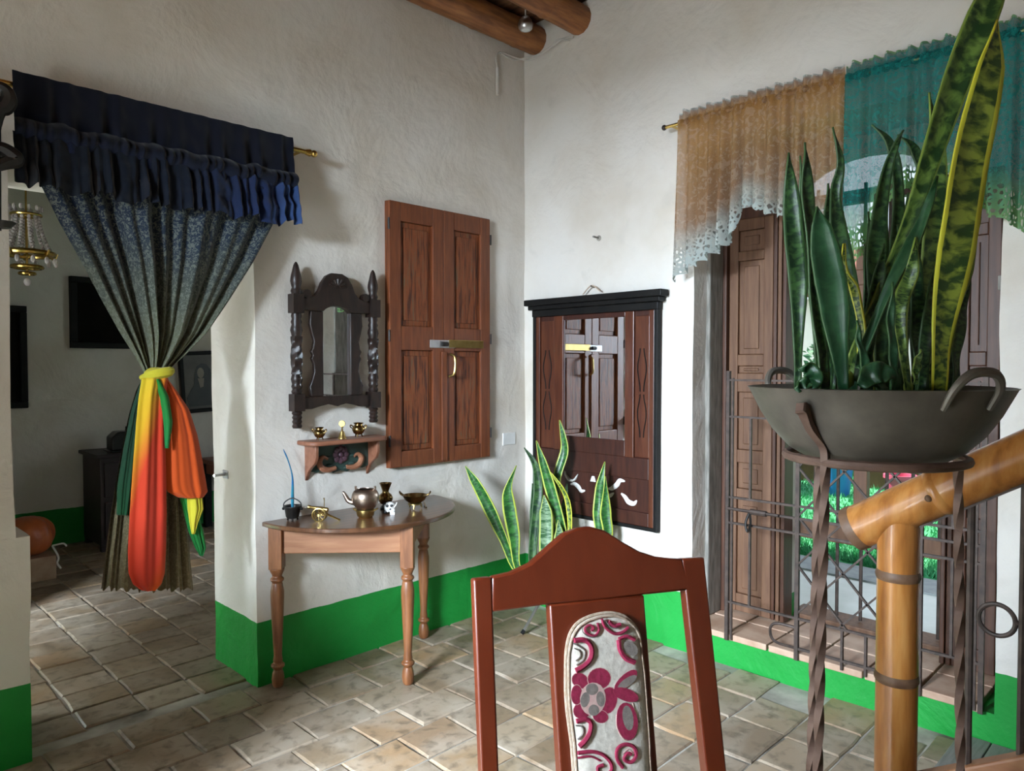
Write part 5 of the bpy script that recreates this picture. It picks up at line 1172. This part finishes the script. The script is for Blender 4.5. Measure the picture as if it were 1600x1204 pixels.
# ---- black iron wall lantern at the left edge
wl_ = thing('iron_bracket', 'black wrought-iron scroll bracket at the left edge beside the curtain', 'bracket', (-2.83, -.1, 2.1))
K = lambda x, y, o=.22: WA(x, y, o)
MB().tube([K(-4, 150), K(-3, 360)], .010, 8).build('rod', M['black_iron'], wl_)
MB().tube(spline([K(-10, 130), K(8, 140), K(14, 155), K(8, 168), K(-2, 175), K(-6, 200)], 20), [.014 + .012 * math.sin(PI * i / 20) for i in range(21)], 8).build('upper_scroll', M['black_iron'], wl_)
MB().tube(spline([K(-12, 228), K(4, 232), K(20, 243), K(24, 250), K(10, 254), K(-10, 262)], 20), [.016 + .012 * math.sin(PI * i / 20) for i in range(21)], 8).build('lower_scroll', M['black_iron'], wl_)
p = K(0, 351); MB().lathe([(.001, -.012), (.03, -.010), (.045, .006), (.047, .010), (.03, .006), (.001, 0)], p, 18).build('drip_dish', M['black_iron'], wl_)
MB().tube([K(-4, 200), V((K(-4, 200).x, 0.01, K(-4, 200).z))], .012, 8).build('wall_arm', M['black_iron'], wl_)
# ================================================================ CORNER SNAKE PLANT ON A TRIPOD
PB = V((-.25, -.47, 0))
pd = (PB - CAM).dot(DV)
ts = thing('plant_tripod', 'pale metal tripod plant stand in the corner behind the chair', 'stand', (PB.x, PB.y, 0))
ft = [G(815, 991), None, None]
a0 = math.atan2(ft[0].y - PB.y, ft[0].x - PB.x); rr_ = (V((ft[0].x, ft[0].y, 0)) - PB).length
for k in range(3):
    a = a0 + 2 * PI * k / 3; f = PB + V((rr_ * math.cos(a), rr_ * math.sin(a), 0)); tp_ = PB + V((.07 * math.cos(a), .07 * math.sin(a), .19))
    lg = MB().tube([tp_, f + (tp_ - f) * .06], .009, 8).build('leg', M['steel'], ts); MB().tube([f + (tp_ - f) * .12, f + V((0, 0, .004))], [.011, .012], 8).build('rubber_foot', M['black_paint'], lg)
MB().tube([PB + V((.075 * math.cos(a), .075 * math.sin(a), .19)) for a in [2 * PI * k / 24 for k in range(24)]], .007, 6, closed=True).build('ring', M['steel'], ts)
pp = thing('flower_pot', 'flower pot on the corner tripod behind the chair crest', 'pot', (PB.x, PB.y, .195))
MB().lathe([(.001, 0), (.065, 0), (.085, .13), (.094, .13), (.094, .155), (.082, .155), (.075, .12), (.001, .115)], n=24).build('pot', M['clay'], pp, local=True)
MB().lathe([(.001, .135), (.05, .134), (.08, .128)], n=24).build('soil', M['soil'], pp, local=True)['kind'] = 'stuff'
cp = thing('snake_plant', 'yellow-edged snake plant in the corner in front of the big mirror', 'plant', (PB.x, PB.y, .32))
pm2 = pd / F
def L2(pts, wpx, m, dd=0, tw=0, tw1=None):
    base = PB + V((0, 0, .315)); P = [dep(x, y, pd + dd) for x, y in pts]
    bx_ = max(-.055, min(.055, (pts[0][0] - px(base)[0]) * pm2)); st_ = base + RT * bx_
    leaf(cp, [st_] + P, [wpx[0] * pm2] + [wv * pm2 for wv in wpx], M[m], tw, tw1)
L2([(808, 890), (786, 840), (765, 795), (746, 758), (727, 728)], [8, 11, 16, 20, 19, 14, 1], 'leaf_c', .0, .2)
L2([(811, 890), (803, 838), (795, 790), (794, 762), (807, 727)], [8, 12, 20, 22, 18, 8, 1], 'leaf_c', -.02, -.2)
L2([(832, 880), (838, 800), (841, 760), (836, 725), (819, 699)], [12, 14, 15, 14, 9, 1], 'leaf', .02)
L2([(833, 860), (834, 800), (832, 755)], [10, 13, 1], 'leaf', .05)
L2([(884, 870), (876, 820), (862, 770), (850, 728), (838, 688)], [13, 15, 17, 18, 13, 1], 'leaf_c', -.03, .2)
L2([(868, 860), (870, 790), (871, 745), (882, 705), (880, 680), (874, 656)], [8, 12, 14, 15, 10, 1], 'leaf_c', .06, .5)
L2([(889, 850), (890, 800), (880, 765), (860, 738)], [7, 9, 8, 1], 'leaf_y', -.05, .6)
L2([(850, 890), (853, 840), (853, 800), (850, 773)], [14, 21, 20, 1], 'leaf_s', -.06, .1)
L2([(872, 880), (874, 840), (872, 812)], [12, 17, 1], 'leaf_s', -.07)
L2([(880, 860), (882, 800), (886, 755)], [8, 14, 1], 'leaf', .07)
L2([(932, 850), (934, 800), (938, 760), (945, 721)], [12, 15, 15, 1], 'leaf_c', -.12, .3)
L2([(944, 850), (946, 800), (946, 744)], [14, 18, 1], 'leaf_c', -.14, -.1)
# ================================================================ CEILING LAMP AND SMALL WALL THINGS
lp = dep(821, 36, 4.16)
la_ = thing('ceiling_spot', 'chrome ball spotlight hanging under the plank ceiling in the corner', 'lamp', (lp.x, lp.y, lp.z - .045))
MB().lathe([(.001, .085), (.02, .08), (.036, .06), (.043, .036), (.040, .014), (.03, .004), (.026, .002), (.026, .012), (.001, .014)], n=22).build('ball_shade', M['steel'], la_, local=True)
MB().lathe([(.001, .004), (.025, .006), (.025, .010), (.001, .012)], n=18).build('lens', M['bulb_glass'], la_, local=True)
top_z = CZ + .09 - (lp.z - .045)
MB().tube([(0, 0, .08), (0, 0, top_z)], .004, 6).build('cord', M['cable'], la_, local=True)
MB().lathe([(.001, 0), (.035, 0), (.062, .012), (.062, .02), (.001, .02)], (0, 0, top_z - .015), 22).build('ceiling_plate', M['steel'], la_, local=True)
wc = thing('wall_cable', 'white electric cable with conduit running along the top corner', 'cable', (-.2, -.01, 3.2))
c1 = [WA(777, 150, .012), WA(777, 118, .012), WA(776, 100, .012), WA(780, 86, .014)]
MB().tube([WA(777, 148, .012), WA(777, 106, .012)], .010, 8).build('conduit', M['white_paint'], wc)
MB().tube(spline([WA(777, 106, .012), WA(775, 88, .014), WA(783, 82, .016), WA(800, 88, .018), WA(818, 93, .03), WB(833, 92, .03), WB(852, 78, .03), WB(866, 70, .03), WB(880, 60, .03), WB(896, 58, .02)], 60), .006, 6).build('cable', M['cable'], wc)
MB().tube(spline([WA(783, 83, .02), WA(800, 93, .02), WA(815, 92, .03), WB(845, 84, .04), WB(862, 72, .04), WB(872, 62, .04), WB(890, 63, .03)], 40), .005, 6).build('cable', M['cable'], wc)
q = WA(794, 685)
pl_ = thing('blank_plate', 'white painted-over blank switch plate low between shutter and corner', 'plate', (q.x, 0, q.z - .04))
MB().bx(q.x - .055, q.x + .055, -.012, .005, q.z - .038, q.z + .038).build('plate', M['white_paint'], pl_, smooth=False, bevel=.004)
bpy.context.view_layer.update()
